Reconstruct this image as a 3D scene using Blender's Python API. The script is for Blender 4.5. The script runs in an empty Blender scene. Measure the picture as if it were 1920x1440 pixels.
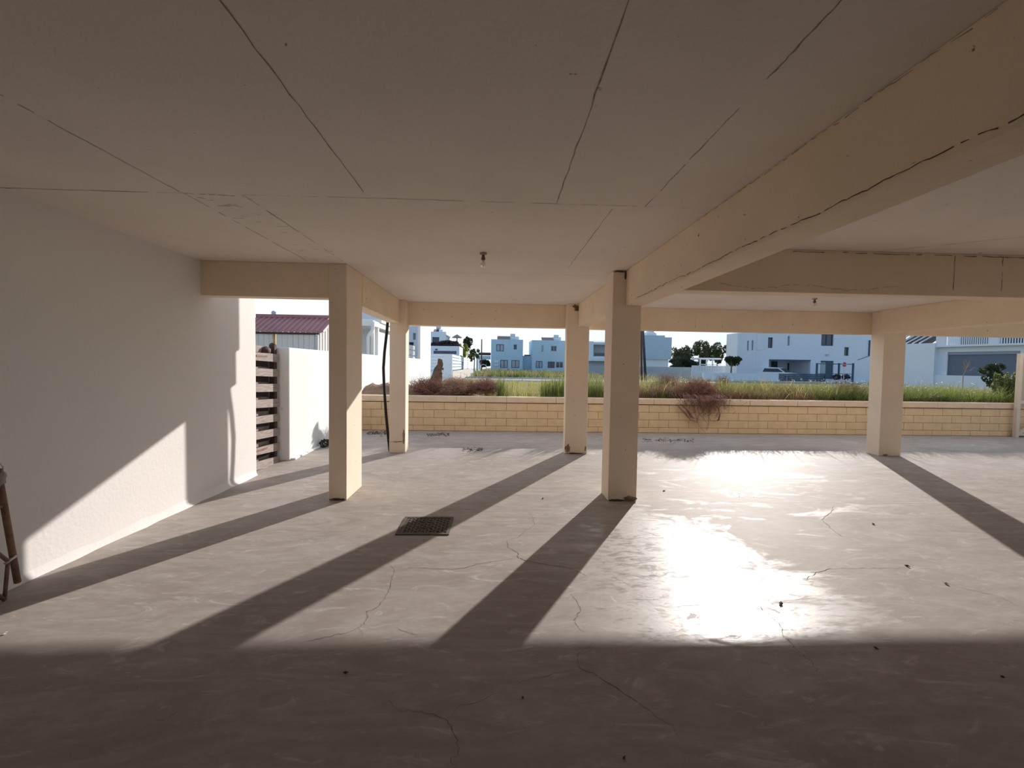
import bpy, math, random
import numpy as np
from mathutils import Vector, Matrix

random.seed(7); rng = np.random.default_rng(11)
scene = bpy.context.scene
col = scene.collection

# ------------------------------------------------------------------ camera
# photograph 1920x1440, focal length 860 px, vanishing point of the bay direction (+Y) at (926, 685), eye 1.6 m
FPX, EYE, VPX, VPY, HSL = 860.0, 1.6, 926.0, 685.0, 0.0155
def _ray(x, y): return np.array([(x - 960) / FPX, -(y - 720) / FPX, 1.0])
_a = _ray(VPX, VPY); _a /= np.linalg.norm(_a)
_Z = np.cross(_a, _ray(VPX + 500, VPY + 500 * HSL)); _Z /= np.linalg.norm(_Z)
if _Z[1] < 0: _Z = -_Z
_X = np.cross(_a, _Z)
if _X[0] < 0: _X = -_X
CAMM = np.array([_X, _a, _Z])
def wray(x, y): return CAMM @ _ray(x, y)
def on_z(x, y, z=0.0):                      # photo point -> world point on a level plane
    d = wray(x, y); t = (z - EYE) / d[2]; return Vector((d[0] * t, d[1] * t, z))
def on_x(x, y, X):
    d = wray(x, y); t = X / d[0]; return Vector((X, d[1] * t, EYE + d[2] * t))
def on_y(x, y, Y):
    d = wray(x, y); t = Y / d[1]; return Vector((d[0] * t, Y, EYE + d[2] * t))

cam_d = bpy.data.cameras.new('camera'); cam = bpy.data.objects.new('camera', cam_d); col.objects.link(cam)
cam_d.sensor_fit = 'HORIZONTAL'; cam_d.sensor_width = 36.0; cam_d.lens = FPX / 1920 * 36.0
cam_d.clip_start = 0.05; cam_d.clip_end = 2000
_r, _u, _f = CAMM[:, 0], CAMM[:, 1], CAMM[:, 2]
cam.matrix_world = Matrix(((_r[0], _u[0], -_f[0], 0), (_r[1], _u[1], -_f[1], 0), (_r[2], _u[2], -_f[2], EYE), (0, 0, 0, 1)))
scene.camera = cam

# ------------------------------------------------------------------ sky, sun, exposure
SUN = Vector((0.548, 1.0, 0.376)).normalized()          # towards the sun
sun_el = math.asin(SUN.z); sun_az = math.atan2(SUN.x, SUN.y)
SUN_STRENGTH, SKY_STRENGTH = 5.2, 0.21
scene.view_settings.view_transform = 'Standard'; scene.view_settings.look = 'None'
scene.view_settings.exposure = 0.12; scene.view_settings.gamma = 1.0
scene.view_settings.use_curve_mapping = False

world = bpy.data.worlds.new('sky'); scene.world = world; world.use_nodes = True
nt = world.node_tree; nt.nodes.clear()
def N(tree, t, **kw):
    n = tree.nodes.new(t)
    for k, v in kw.items():
        if k.startswith('i_'): n.inputs[k[2:].replace('_', ' ')].default_value = v
        else: setattr(n, k, v)
    return n
sky = N(nt, 'ShaderNodeTexSky', sky_type='NISHITA'); sky.sun_disc = False
sky.sun_elevation = sun_el; sky.sun_rotation = sun_az; sky.altitude = 0; sky.air_density = 1.0; sky.dust_density = 0.25; sky.ozone_density = 1.6
tc = N(nt, 'ShaderNodeTexCoord'); mp = N(nt, 'ShaderNodeMapping'); mp.inputs['Scale'].default_value = (1.6, 1.6, 6.0)
cn = N(nt, 'ShaderNodeTexNoise', i_Scale=2.4, i_Detail=7.0, i_Roughness=0.6, i_Distortion=0.4)
cr = N(nt, 'ShaderNodeMapRange'); cr.inputs[1].default_value = 0.42; cr.inputs[2].default_value = 0.68
mx = N(nt, 'ShaderNodeMixRGB'); mx.inputs[2].default_value = (4.5, 4.75, 5.0, 1)
bg = N(nt, 'ShaderNodeBackground'); bg.inputs['Strength'].default_value = SKY_STRENGTH
wo = N(nt, 'ShaderNodeOutputWorld')
L = nt.links.new
L(tc.outputs['Generated'], mp.inputs[0]); L(mp.outputs[0], cn.inputs['Vector']); L(cn.outputs[0], cr.inputs[0])
sx = N(nt, 'ShaderNodeSeparateXYZ'); L(tc.outputs['Generated'], sx.inputs[0])
cy = N(nt, 'ShaderNodeMapRange'); cy.inputs[1].default_value = 0.0; cy.inputs[2].default_value = 0.45; L(sx.outputs[1], cy.inputs[0])
cx = N(nt, 'ShaderNodeMapRange'); cx.inputs[1].default_value = 0.42; cx.inputs[2].default_value = 0.05; L(sx.outputs[0], cx.inputs[0])   # cloud bank to the left
ca = N(nt, 'ShaderNodeMath', operation='ADD', use_clamp=True); L(cr.outputs[0], ca.inputs[0]); L(cx.outputs[0], ca.inputs[1])
cm = N(nt, 'ShaderNodeMath', operation='MULTIPLY'); L(ca.outputs[0], cm.inputs[0]); L(cy.outputs[0], cm.inputs[1]); L(cm.outputs[0], mx.inputs[0]); cap = N(nt, 'ShaderNodeMixRGB', blend_type='DARKEN'); cap.inputs[0].default_value = 1.0; cap.inputs[2].default_value = (3.3, 3.95, 4.6, 1)
L(sky.outputs[0], cap.inputs[1]); L(cap.outputs[0], mx.inputs[1]); L(mx.outputs[0], bg.inputs[0]); L(bg.outputs[0], wo.inputs[0])

sl = bpy.data.lights.new('sun', 'SUN'); sl.energy = SUN_STRENGTH; sl.angle = math.radians(0.55); sl.color = (1.0, 0.94, 0.885)
so = bpy.data.objects.new('sun', sl); col.objects.link(so); so.location = (20, 40, 30)
so.rotation_euler = (-SUN).to_track_quat('-Z', 'Y').to_euler()

# ------------------------------------------------------------------ materials
def mat(name, c, rough=0.8, var=0.0, vscale=3.0, bump=0.0, bscale=60.0, metal=0.0, spec=0.5, speck=0.0, speckc=(0.06, 0.04, 0.025), spscale=9.0, trans=0.0, c2=None, stretch=None, coat=0.0):
    m = bpy.data.materials.new(name); m.use_nodes = True; t = m.node_tree; b = t.nodes['Principled BSDF']
    b.inputs['Base Color'].default_value = (*c, 1); b.inputs['Roughness'].default_value = rough
    b.inputs['Metallic'].default_value = metal; b.inputs['Specular IOR Level'].default_value = spec
    ln = t.links.new
    tcn = N(t, 'ShaderNodeTexCoord'); vec = tcn.outputs['Object']
    if stretch:
        mpn = N(t, 'ShaderNodeMapping'); mpn.inputs['Scale'].default_value = stretch; ln(vec, mpn.inputs[0]); vec = mpn.outputs[0]
    cur = None
    if var > 0 or c2:
        n = N(t, 'ShaderNodeTexNoise', i_Scale=vscale, i_Detail=6.0, i_Roughness=0.6); ln(vec, n.inputs['Vector'])
        r = N(t, 'ShaderNodeMapRange'); r.inputs[1].default_value = 0.3; r.inputs[2].default_value = 0.7; ln(n.outputs[0], r.inputs[0])
        x = N(t, 'ShaderNodeMixRGB')
        lo = tuple(k * (1 - var) for k in c); hi = c2 if c2 else tuple(min(1, k * (1 + var)) for k in c)
        x.inputs[1].default_value = (*lo, 1); x.inputs[2].default_value = (*hi, 1); ln(r.outputs[0], x.inputs[0]); cur = x.outputs[0]
    if speck > 0:
        n = N(t, 'ShaderNodeTexNoise', i_Scale=spscale, i_Detail=3.0, i_Roughness=0.55); ln(tcn.outputs['Object'], n.inputs['Vector'])
        r = N(t, 'ShaderNodeMapRange'); r.inputs[1].default_value = 0.74 - speck * 0.1; r.inputs[2].default_value = 0.80 - speck * 0.1; ln(n.outputs[0], r.inputs[0])
        x = N(t, 'ShaderNodeMixRGB'); x.inputs[2].default_value = (*speckc, 1)
        if cur: ln(cur, x.inputs[1])
        else: x.inputs[1].default_value = (*c, 1)
        ln(r.outputs[0], x.inputs[0]); cur = x.outputs[0]
    if cur: ln(cur, b.inputs['Base Color'])
    if bump > 0:
        n = N(t, 'ShaderNodeTexNoise', i_Scale=bscale, i_Detail=4.0); ln(vec, n.inputs['Vector'])
        bn = N(t, 'ShaderNodeBump', i_Strength=bump, i_Distance=0.01); ln(n.outputs[0], bn.inputs['Height']); ln(bn.outputs[0], b.inputs['Normal'])
    if trans > 0:
        tr = N(t, 'ShaderNodeBsdfTranslucent'); ms = N(t, 'ShaderNodeMixShader'); ms.inputs[0].default_value = trans
        if cur: ln(cur, tr.inputs[0])
        else: tr.inputs[0].default_value = (*c, 1)
        o = t.nodes['Material Output']; ln(b.outputs[0], ms.inputs[1]); ln(tr.outputs[0], ms.inputs[2]); ln(ms.outputs[0], o.inputs[0])
    return m
M = {}
M['ceil'] = mat('ceiling_paint', (0.87, 0.78, 0.705), 0.9, 0.05, 1.2, 0.25, 40, speck=0.1, spscale=16)
M['beam'] = mat('beam_paint', (0.92, 0.755, 0.56), 0.85, 0.06, 1.6, 0.3, 30, speck=0.35, spscale=20)
M['column'] = mat('column_paint', (0.90, 0.745, 0.59), 0.8, 0.05, 1.4, 0.25, 30, speck=0.25, spscale=22)
M['wall'] = mat('wall_paint', (0.80, 0.76, 0.735), 0.85, 0.025, 1.0, 0.2, 30)
M['white'] = mat('white_render', (0.84, 0.83, 0.80), 0.85, 0.03, 0.8, 0.2, 25)
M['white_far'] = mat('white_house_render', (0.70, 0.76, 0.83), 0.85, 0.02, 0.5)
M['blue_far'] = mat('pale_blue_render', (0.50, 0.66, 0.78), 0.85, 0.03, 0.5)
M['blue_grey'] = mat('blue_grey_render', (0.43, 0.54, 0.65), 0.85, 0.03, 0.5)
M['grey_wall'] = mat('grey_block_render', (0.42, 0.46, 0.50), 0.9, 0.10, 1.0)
M['crack'] = mat('crack_dark', (0.10, 0.078, 0.062), 0.95)
M['joint'] = mat('joint_dark', (0.33, 0.265, 0.215), 0.95, 0.5, 30)
M['rust_stain'] = mat('bare_rusty_concrete', (0.20, 0.11, 0.05), 0.95, 0.6, 18, 0.8, 50)
M['chip'] = mat('chipped_render', (0.33, 0.22, 0.12), 0.95, 0.4, 25, 0.8, 60)
M['block'] = mat('sand_block', (0.66, 0.49, 0.30), 0.9, 0.09, 5.0, 0.35, 90)
M['mortar'] = mat('mortar_brown', (0.33, 0.21, 0.10), 0.95, 0.2, 8)
M['coping'] = mat('coping_stone', (0.66, 0.51, 0.37), 0.85, 0.08, 6, 0.3, 70)
M['wood'] = mat('weathered_wood', (0.33, 0.26, 0.23), 0.85, 0.28, 6, 0.5, 30, stretch=(8, 0.8, 8), c2=(0.47, 0.40, 0.37))
M['wood_dark'] = mat('dark_wood_post', (0.075, 0.045, 0.04), 0.8, 0.3, 9)
M['steel'] = mat('galvanised_steel', (0.50, 0.50, 0.50), 0.4, 0.1, 20, metal=0.8)
M['rust'] = mat('rusty_tube', (0.22, 0.12, 0.075), 0.75, 0.35, 18, 0.4, 80)
M['rag'] = mat('grey_rag', (0.36, 0.31, 0.27), 0.95, 0.2, 30, 0.6, 60)
M['iron'] = mat('cast_iron', (0.115, 0.088, 0.07), 0.75, 0.3, 25, 0.3, 80, spec=0.3)
M['hose'] = mat('black_pipe', (0.018, 0.012, 0.012), 0.55, spec=0.3)
M['socket'] = mat('bakelite', (0.17, 0.11, 0.07), 0.5)
M['cap_white'] = mat('ceramic_mount', (0.45, 0.36, 0.27), 0.5)
M['red_roof'] = mat('red_sheet', (0.40, 0.18, 0.19), 0.55, 0.12, 2)
M['panel'] = mat('sandwich_panel', (0.74, 0.71, 0.67), 0.6, 0.03, 2)
M['plank'] = mat('pine_plank', (0.44, 0.33, 0.14), 0.8, 0.2, 6)
M['dark'] = mat('dark_opening', (0.035, 0.022, 0.022), 0.8)
M['glass'] = mat('dark_window_glass', (0.03, 0.045, 0.07), 0.08, spec=0.6)
M['glass_pale'] = mat('pale_window_glass', (0.30, 0.38, 0.45), 0.15, spec=0.6)
M['frame_blue'] = mat('navy_frame', (0.03, 0.06, 0.12), 0.5)
M['frame_grey'] = mat('grey_frame', (0.42, 0.45, 0.48), 0.5)
M['shutter'] = mat('grey_roller_screen', (0.13, 0.16, 0.215), 0.7, 0.06, 3)
M['shutter_box'] = mat('grey_roller_box', (0.27, 0.31, 0.38), 0.6)
M['gate_blue'] = mat('petrol_gate', (0.045, 0.085, 0.13), 0.55, 0.1, 4)
M['tank'] = mat('water_tank', (0.62, 0.66, 0.70), 0.35, metal=0.3)
M['solar'] = mat('solar_collector', (0.03, 0.035, 0.05), 0.25, spec=0.6)
M['tile'] = mat('dark_roof_tile', (0.07, 0.055, 0.05), 0.8, 0.2, 6)
M['road'] = mat('asphalt', (0.19, 0.185, 0.185), 0.85, 0.1, 2)
M['kerb'] = mat('kerb_concrete', (0.58, 0.56, 0.53), 0.85, 0.08, 4)
M['soil'] = mat('bare_soil', (0.20, 0.125, 0.085), 0.95, 0.3, 5, 0.9, 25, c2=(0.30, 0.20, 0.14))
M['meadow'] = mat('meadow_soil', (0.11, 0.105, 0.035), 0.95, 0.4, 1.5, 0.5, 20, c2=(0.24, 0.22, 0.085))
M['g1'] = mat('green_grass', (0.15, 0.185, 0.05), 0.7, 0.35, 1.3, trans=0.5)
M['g2'] = mat('yellow_green_grass', (0.36, 0.34, 0.10), 0.75, 0.35, 1.1, trans=0.5)
M['g3'] = mat('straw_grass', (0.42, 0.34, 0.21), 0.8, 0.25, 2, trans=0.4)
M['g4'] = mat('brown_weed', (0.22, 0.125, 0.085), 0.85, 0.3, 3, trans=0.25)
M['flower'] = mat('white_flower', (0.8, 0.78, 0.7), 0.8, trans=0.3)
M['twig'] = mat('red_brown_twig', (0.30, 0.15, 0.115), 0.85, 0.35, 6)
M['twig_tan'] = mat('tan_twig', (0.42, 0.27, 0.19), 0.85, 0.35, 6)
M['bark'] = mat('bark', (0.13, 0.085, 0.06), 0.95, 0.4, 9, 0.9, 25)
M['leaf_dark'] = mat('dark_leaf', (0.035, 0.055, 0.022), 0.7, 0.35, 1.0, trans=0.25)
M['leaf_green'] = mat('mid_green_leaf', (0.09, 0.14, 0.025), 0.7, 0.3, 1.0, trans=0.35)
M['leaf_lime'] = mat('lime_leaf', (0.30, 0.36, 0.05), 0.7, 0.3, 1.0, trans=0.4)
M['leaf_olive'] = mat('olive_leaf', (0.12, 0.13, 0.06), 0.7, 0.3, 1.0, trans=0.3)
M['leaf_bush'] = mat('bush_leaf', (0.075, 0.10, 0.03), 0.6, 0.3, 3.0, trans=0.3)
M['leaf_purple'] = mat('purple_leaf', (0.045, 0.03, 0.045), 0.7, 0.3, 2.0, trans=0.15)
M['thatch'] = mat('thatch', (0.30, 0.27, 0.24), 0.95, 0.2, 8)
M['car_white'] = mat('white_car_paint', (0.78, 0.79, 0.80), 0.25, spec=0.6)
M['rubber'] = mat('tyre_rubber', (0.02, 0.02, 0.02), 0.8)
M['sign_red'] = mat('sign_red', (0.45, 0.03, 0.05), 0.5)
M['sign_white'] = mat('sign_white', (0.8, 0.8, 0.8), 0.5)
M['pole_brown'] = mat('wood_pole', (0.13, 0.055, 0.045), 0.85, 0.2, 3)
M['pole_dark'] = mat('dark_steel_pole', (0.045, 0.05, 0.075), 0.6)
M['beige_metal'] = mat('beige_gate_metal', (0.62, 0.52, 0.42), 0.6, 0.05, 4)
M['beige_sheet'] = mat('beige_gate_sheet', (0.45, 0.36, 0.28), 0.7, 0.05, 4)
M['plastic'] = mat('white_plastic', (0.78, 0.78, 0.76), 0.4)
M['plastic_grey'] = mat('dark_plastic', (0.09, 0.09, 0.10), 0.6)
M['paint_mark'] = mat('white_floor_paint', (0.95, 0.94, 0.92), 0.6, 0.08, 30)
M['pale_line'] = mat('pale_floor_joint', (0.70, 0.64, 0.57), 0.7, 0.15, 8)
M['leaf_litter'] = mat('dry_leaf', (0.09, 0.06, 0.04), 0.9, 0.4, 15)
M['stone'] = mat('pale_stone', (0.58, 0.52, 0.44), 0.9, 0.15, 8, 0.4, 40)

# glass bulb
m = bpy.data.materials.new('bulb_glass'); m.use_nodes = True; b = m.node_tree.nodes['Principled BSDF']
b.inputs['Base Color'].default_value = (0.9, 0.88, 0.85, 1); b.inputs['Roughness'].default_value = 0.25; b.inputs['Transmission Weight'].default_value = 0.7
M['bulb'] = m

# power-floated concrete floor: streaky grey-beige, patchy polish
m = bpy.data.materials.new('power_floated_concrete'); m.use_nodes = True; t = m.node_tree; b = t.nodes['Principled BSDF']; ln = t.links.new
tcn = N(t, 'ShaderNodeTexCoord')
def noise(scale, detail, rough, dist, st, rot=0.0):
    mp_ = N(t, 'ShaderNodeMapping'); mp_.inputs['Scale'].default_value = st; mp_.inputs['Rotation'].default_value = (0, 0, rot)
    n = N(t, 'ShaderNodeTexNoise', i_Scale=scale, i_Detail=detail, i_Roughness=rough, i_Distortion=dist)
    ln(tcn.outputs['Object'], mp_.inputs[0]); ln(mp_.outputs[0], n.inputs['Vector']); return n.outputs[0]
def rngn(src, a, b_, c=0.0, d=1.0):
    r = N(t, 'ShaderNodeMapRange'); r.inputs[1].default_value = a; r.inputs[2].default_value = b_; r.inputs[3].default_value = c; r.inputs[4].default_value = d
    ln(src, r.inputs[0]); return r.outputs[0]
def mixc(f, a, b_, mode='MIX'):
    x = N(t, 'ShaderNodeMixRGB', blend_type=mode)
    for k, v in ((0, f), (1, a), (2, b_)):
        if isinstance(v, (int, float)): x.inputs[k].default_value = v
        elif isinstance(v, tuple): x.inputs[k].default_value = (*v, 1)
        else: ln(v, x.inputs[k])
    return x.outputs[0]
big = noise(0.7, 5, 0.6, 0.6, (1, 1, 1))
streak = noise(1.5, 8, 0.68, 2.2, (0.7, 2.0, 1), -0.55)
fine = noise(8, 8, 0.72, 1.2, (1, 1.9, 1), -0.4)
pale = noise(2.4, 9, 0.74, 2.8, (0.7, 1.9, 1), -0.7)
c0 = mixc(rngn(big, 0.3, 0.7), (0.345, 0.298, 0.268), (0.44, 0.392, 0.36))
c1 = mixc(rngn(streak, 0.42, 0.62, 0.0, 0.6), c0, (0.52, 0.477, 0.448))
c2 = mixc(rngn(fine, 0.42, 0.62, 0.0, 0.30), c1, (0.32, 0.273, 0.24))
c3 = mixc(rngn(pale, 0.56, 0.68, 0.0, 0.65), c2, (0.66, 0.63, 0.60))
spk = noise(26, 3, 0.5, 0, (1, 1, 1))
c4 = mixc(rngn(spk, 0.76, 0.80, 0.0, 0.8), c3, (0.10, 0.075, 0.06))
ln(c4, b.inputs['Base Color'])
pol = noise(1.1, 8, 0.7, 1.8, (0.8, 1.6, 1), 0.5)
# polished wear: one big burnished patch in the right bay, small scattered ones elsewhere
dst = N(t, 'ShaderNodeVectorMath', operation='DISTANCE'); mpd = N(t, 'ShaderNodeMapping'); mpd.inputs['Scale'].default_value = (1.0, 0.62, 0); ln(tcn.outputs['Object'], mpd.inputs[0]); ln(mpd.outputs[0], dst.inputs[0]); dst.inputs[1].default_value = (1.40, 3.45 * 0.62, 0)
near_ = rngn(dst.outputs['Value'], 0.35, 1.3, 0.36, 0.0)
ad = N(t, 'ShaderNodeMath', operation='ADD'); ln(pol, ad.inputs[0]); ln(near_, ad.inputs[1])
msk = rngn(ad.outputs[0], 0.54, 0.80)
fm_ = noise(7, 8, 0.75, 1.2, (0.8, 2.0, 1), 0.4); mm = N(t, 'ShaderNodeMath', operation='MULTIPLY'); ln(msk, mm.inputs[0]); ln(rngn(fm_, 0.36, 0.56, 0.15, 1.0), mm.inputs[1])
ln(rngn(mm.outputs[0], 0, 1, 0.62, 0.25), b.inputs['Roughness']); ln(rngn(mm.outputs[0], 0, 1, 0.04, 0.22), b.inputs['Specular IOR Level'])
bn = N(t, 'ShaderNodeBump', i_Strength=0.08, i_Distance=0.01); ln(noise(14, 8, 0.7, 0.6, (1, 2, 1), 0.3), bn.inputs['Height']); ln(bn.outputs[0], b.inputs['Normal'])
M['floor'] = m

# ------------------------------------------------------------------ geometry helpers
WM = {}                                                   # object name -> world matrix
class MB:
    def __init__(s): s.v = []; s.f = []
    def add(s, vs, fs):
        o = len(s.v); s.v += [tuple(v) for v in vs]; s.f += [tuple(i + o for i in f) for f in fs]; return s
    def box(s, x0, x1, y0, y1, z0, z1):
        return s.add([(x0, y0, z0), (x1, y0, z0), (x1, y1, z0), (x0, y1, z0), (x0, y0, z1), (x1, y0, z1), (x1, y1, z1), (x0, y1, z1)],
                     [(0, 3, 2, 1), (4, 5, 6, 7), (0, 1, 5, 4), (1, 2, 6, 5), (2, 3, 7, 6), (3, 0, 4, 7)])
    def prism(s, poly, z0, z1, axis='z'):                  # polygon extruded along an axis
        n = len(poly)
        def P(p, z): return (p[0], p[1], z) if axis == 'z' else ((p[0], z, p[1]) if axis == 'y' else (z, p[0], p[1]))
        return s.add([P(p, z0) for p in poly] + [P(p, z1) for p in poly],
                     [tuple(range(n))[::-1], tuple(range(n, 2 * n))] + [(i, (i + 1) % n, n + (i + 1) % n, n + i) for i in range(n)])
    def tube(s, pts, r, n=8, caps=True):
        pts = [Vector(p) for p in pts]; k = len(pts); rr = r if isinstance(r, (list, tuple)) else [r] * k
        rings = []; ref = None
        for i in range(k):
            d = (pts[min(i + 1, k - 1)] - pts[max(i - 1, 0)]).normalized()
            if ref is None: ref = Vector((0, 0, 1)) if abs(d.z) < 0.9 else Vector((1, 0, 0))
            a = d.cross(ref).normalized(); b_ = d.cross(a).normalized(); ref = a.cross(d) * 1.0
            rings.append([pts[i] + (a * math.cos(2 * math.pi * j / n) + b_ * math.sin(2 * math.pi * j / n)) * rr[i] for j in range(n)])
        vs = [v for q in rings for v in q]; fs = []
        for i in range(k - 1):
            for j in range(n): fs.append((i * n + j, i * n + (j + 1) % n, (i + 1) * n + (j + 1) % n, (i + 1) * n + j))
        if caps: fs += [tuple(range(n))[::-1], tuple((k - 1) * n + j for j in range(n))]
        return s.add(vs, fs)
    def bar(s, p, q, w, h=None, up=(0, 0, 1)):             # rectangular bar between two points
        p = Vector(p); q = Vector(q); h = h or w; d = (q - p).normalized(); up = Vector(up)
        if abs(d.dot(up)) > 0.95: up = Vector((1, 0, 0))
        a = d.cross(up).normalized() * w / 2; b_ = a.cross(d).normalized() * h / 2
        c = [p - a - b_, p + a - b_, p + a + b_, p - a + b_]; e = [v + (q - p) for v in c]
        return s.add(c + e, [(0, 3, 2, 1), (4, 5, 6, 7), (0, 1, 5, 4), (1, 2, 6, 5), (2, 3, 7, 6), (3, 0, 4, 7)])
    def lathe(s, prof, c=(0, 0, 0), n=20):                 # (radius, z) profile about a vertical axis
        vs = []; fs = []; k = len(prof)
        for r, z in prof:
            for j in range(n): vs.append((c[0] + r * math.cos(2 * math.pi * j / n), c[1] + r * math.sin(2 * math.pi * j / n), c[2] + z))
        for i in range(k - 1):
            for j in range(n): fs.append((i * n + j, i * n + (j + 1) % n, (i + 1) * n + (j + 1) % n, (i + 1) * n + j))
        fs += [tuple(range(n))[::-1], tuple((k - 1) * n + j for j in range(n))]
        return s.add(vs, fs)
    def blob(s, c, r, nu=14, nv=9, jit=0.0):
        vs = []; fs = []
        for i in range(nv + 1):
            th = math.pi * i / nv
            for j in range(nu):
                ph = 2 * math.pi * j / nu; k = 1 + random.uniform(-jit, jit)
                vs.append((c[0] + r[0] * k * math.sin(th) * math.cos(ph), c[1] + r[1] * k * math.sin(th) * math.sin(ph), c[2] + r[2] * k * math.cos(th)))
        for i in range(nv):
            for j in range(nu): fs.append((i * nu + j, (i + 1) * nu + j, (i + 1) * nu + (j + 1) % nu, i * nu + (j + 1) % nu))
        return s.add(vs, fs)
    def wall_holes(s, u0, u1, z0, z1, holes, v0, v1):      # wall slab with real rectangular openings
        us = sorted({u0, u1, *[min(max(h[k], u0), u1) for h in holes for k in (0, 1)]}); zs = sorted({z0, z1, *[min(max(h[k], z0), z1) for h in holes for k in (2, 3)]})
        for i in range(len(us) - 1):
            run = None
            for j in range(len(zs) - 1):
                cu, cz = (us[i] + us[i + 1]) / 2, (zs[j] + zs[j + 1]) / 2
                solid = not any(h[0] < cu < h[1] and h[2] < cz < h[3] for h in holes)
                if solid: run = [zs[j], zs[j + 1]] if run is None else [run[0], zs[j + 1]]
                if (not solid or j == len(zs) - 2) and run: s.box(us[i], us[i + 1], v0, v1, *run); run = None
        return s
    def build(s, name, material, parent=None, loc=None, xf=None, smooth=False, bevel=0.0):
        vs = [Vector(v) for v in s.v]
        if xf is not None: vs = [xf @ v for v in vs]
        if parent is not None: base = WM[parent.name]
        else: base = Matrix.Translation(Vector(loc)) if loc is not None else Matrix.Identity(4)
        inv = base.inverted(); vs = [inv @ v for v in vs]
        me = bpy.data.meshes.new(name); me.from_pydata([v[:] for v in vs], [], s.f); me.update()
        if smooth:
            for p in me.polygons: p.use_smooth = True
        o = bpy.data.objects.new(name, me); me.materials.append(material); col.objects.link(o)
        if parent is not None: o.parent = parent
        else: o.matrix_world = base
        WM[o.name] = base
        if bevel > 0:
            bv = o.modifiers.new('bevel', 'BEVEL'); bv.width = bevel; bv.segments = 2; bv.limit_method = 'ANGLE'
        return o
def arr_mesh(name, V, F, material, parent=None, loc=None):  # numpy verts (n,3), faces (m,k)
    base = WM[parent.name] if parent is not None else (Matrix.Translation(Vector(loc)) if loc is not None else Matrix.Identity(4))
    inv = np.array(base.inverted()); V = V @ inv[:3, :3].T + inv[:3, 3]
    me = bpy.data.meshes.new(name); k = F.shape[1]
    me.vertices.add(len(V)); me.vertices.foreach_set('co', V.astype(np.float32).ravel())
    me.loops.add(F.size); me.loops.foreach_set('vertex_index', F.astype(np.int32).ravel())
    me.polygons.add(len(F)); me.polygons.foreach_set('loop_start', np.arange(0, F.size, k, dtype=np.int32))
    me.update(calc_edges=True); me.validate()
    o = bpy.data.objects.new(name, me); me.materials.append(material); col.objects.link(o)
    if parent is not None: o.parent = parent
    else: o.matrix_world = base
    WM[o.name] = base
    return o
def tag(o, label, cat, group=None, kind=None):
    o['label'] = label; o['category'] = cat
    if group: o['group'] = group
    if kind: o['kind'] = kind
    return o
def struct(o): o['kind'] = 'structure'; return o
def thing(name, label, cat, loc, group=None, rot=0.0):
    o = bpy.data.objects.new(name, None); o.empty_display_size = 0.1; col.objects.link(o)
    mw = Matrix.Translation(Vector(loc)) @ Matrix.Rotation(rot, 4, 'Z'); o.matrix_world = mw; WM[o.name] = mw
    return tag(o, label, cat, group)
def ribbon(pts, w, nrm, off=0.002, jit=0.0, sub=4, gap=0.0, taper=False):   # thin crack / line lying on a surface
    pts = [Vector(p) for p in pts]; nrm = Vector(nrm); P = []
    for i in range(len(pts) - 1):
        for k in range(sub):
            q = pts[i].lerp(pts[i + 1], k / sub)
            if jit and (i or k): q = q + Vector((random.uniform(-jit, jit), random.uniform(-jit, jit), random.uniform(-jit, jit)))
            P.append(q)
    P.append(pts[-1]); mb = MB(); n = len(P)
    L_, R_ = [], []
    for i in range(n):
        d = P[min(i + 1, n - 1)] - P[max(i - 1, 0)]; s = d.cross(nrm).normalized()
        ww = w * 0.52 * random.uniform(0.4, 1.25) / 2
        if taper: ww *= max(0.25, math.sin(math.pi * (0.12 + 0.76 * i / (n - 1))))
        q = P[i] - nrm * (P[i] - pts[0]).dot(nrm) if jit else P[i]
        L_.append(q + s * ww + nrm * off); R_.append(q - s * ww + nrm * off)
    vs = L_ + R_; fs = [(i, i + 1, n + i + 1, n + i) for i in range(n - 1) if random.random() >= gap]
    return mb.add(vs, fs)

# ------------------------------------------------------------------ setting: floor, slab, walls, ground
CZ, BZ = 2.735, 2.33                                     # soffit, beam undersides
fl = MB().box(-3.34, 22, -11, 11.06, -0.15, 0).box(-9.0, -3.34, 6.5, 11.06, -0.15, 0).build('floor', M['floor']); struct(fl)
sl_poly = [(-3.45, -10.2), (14.2, -10.2), (14.2, 8.765), (-1.9, 8.765), (-1.9, 5.6), (-3.45, 5.6)]
ce = MB().prism(sl_poly, CZ, CZ + 0.22).build('ceiling', M['ceil']); struct(ce)
struct(MB().prism(sl_poly, CZ + 0.22, 6.2).build('wall_upper', M['wall']))
wl = MB().box(-3.55, -3.33, -10.2, 6.56, -0.05, 2.955).build('wall_left', M['wall']); struct(wl)
wb = MB().box(-3.55, 14.2, -10.4, -10.2, -0.05, 2.955).build('wall_back', M['wall']); struct(wb)
# render fillet worn at the foot of the left wall
fil = MB(); n = 95; V = []; F = []
for i in range(n + 1):
    y = -10 + 16.55 * i / n; k = 0.03 + 0.01 * math.sin(i * 1.7) + random.uniform(-0.008, 0.008)
    if y > 4.4: k += 0.015
    V += [(-3.332, y, 0.05 + k), (-3.33 + 0.008, y, 0.02 + k * 0.4), (-3.33 + k * 0.75, y, 0.001)]
for i in range(n):
    for j in range(2): F.append((i * 3 + j, i * 3 + j + 1, (i + 1) * 3 + j + 1, (i + 1) * 3 + j))
fil.add(V, F).build('baseboard_left', M['wall'], smooth=True)['kind'] = 'structure'

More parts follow.
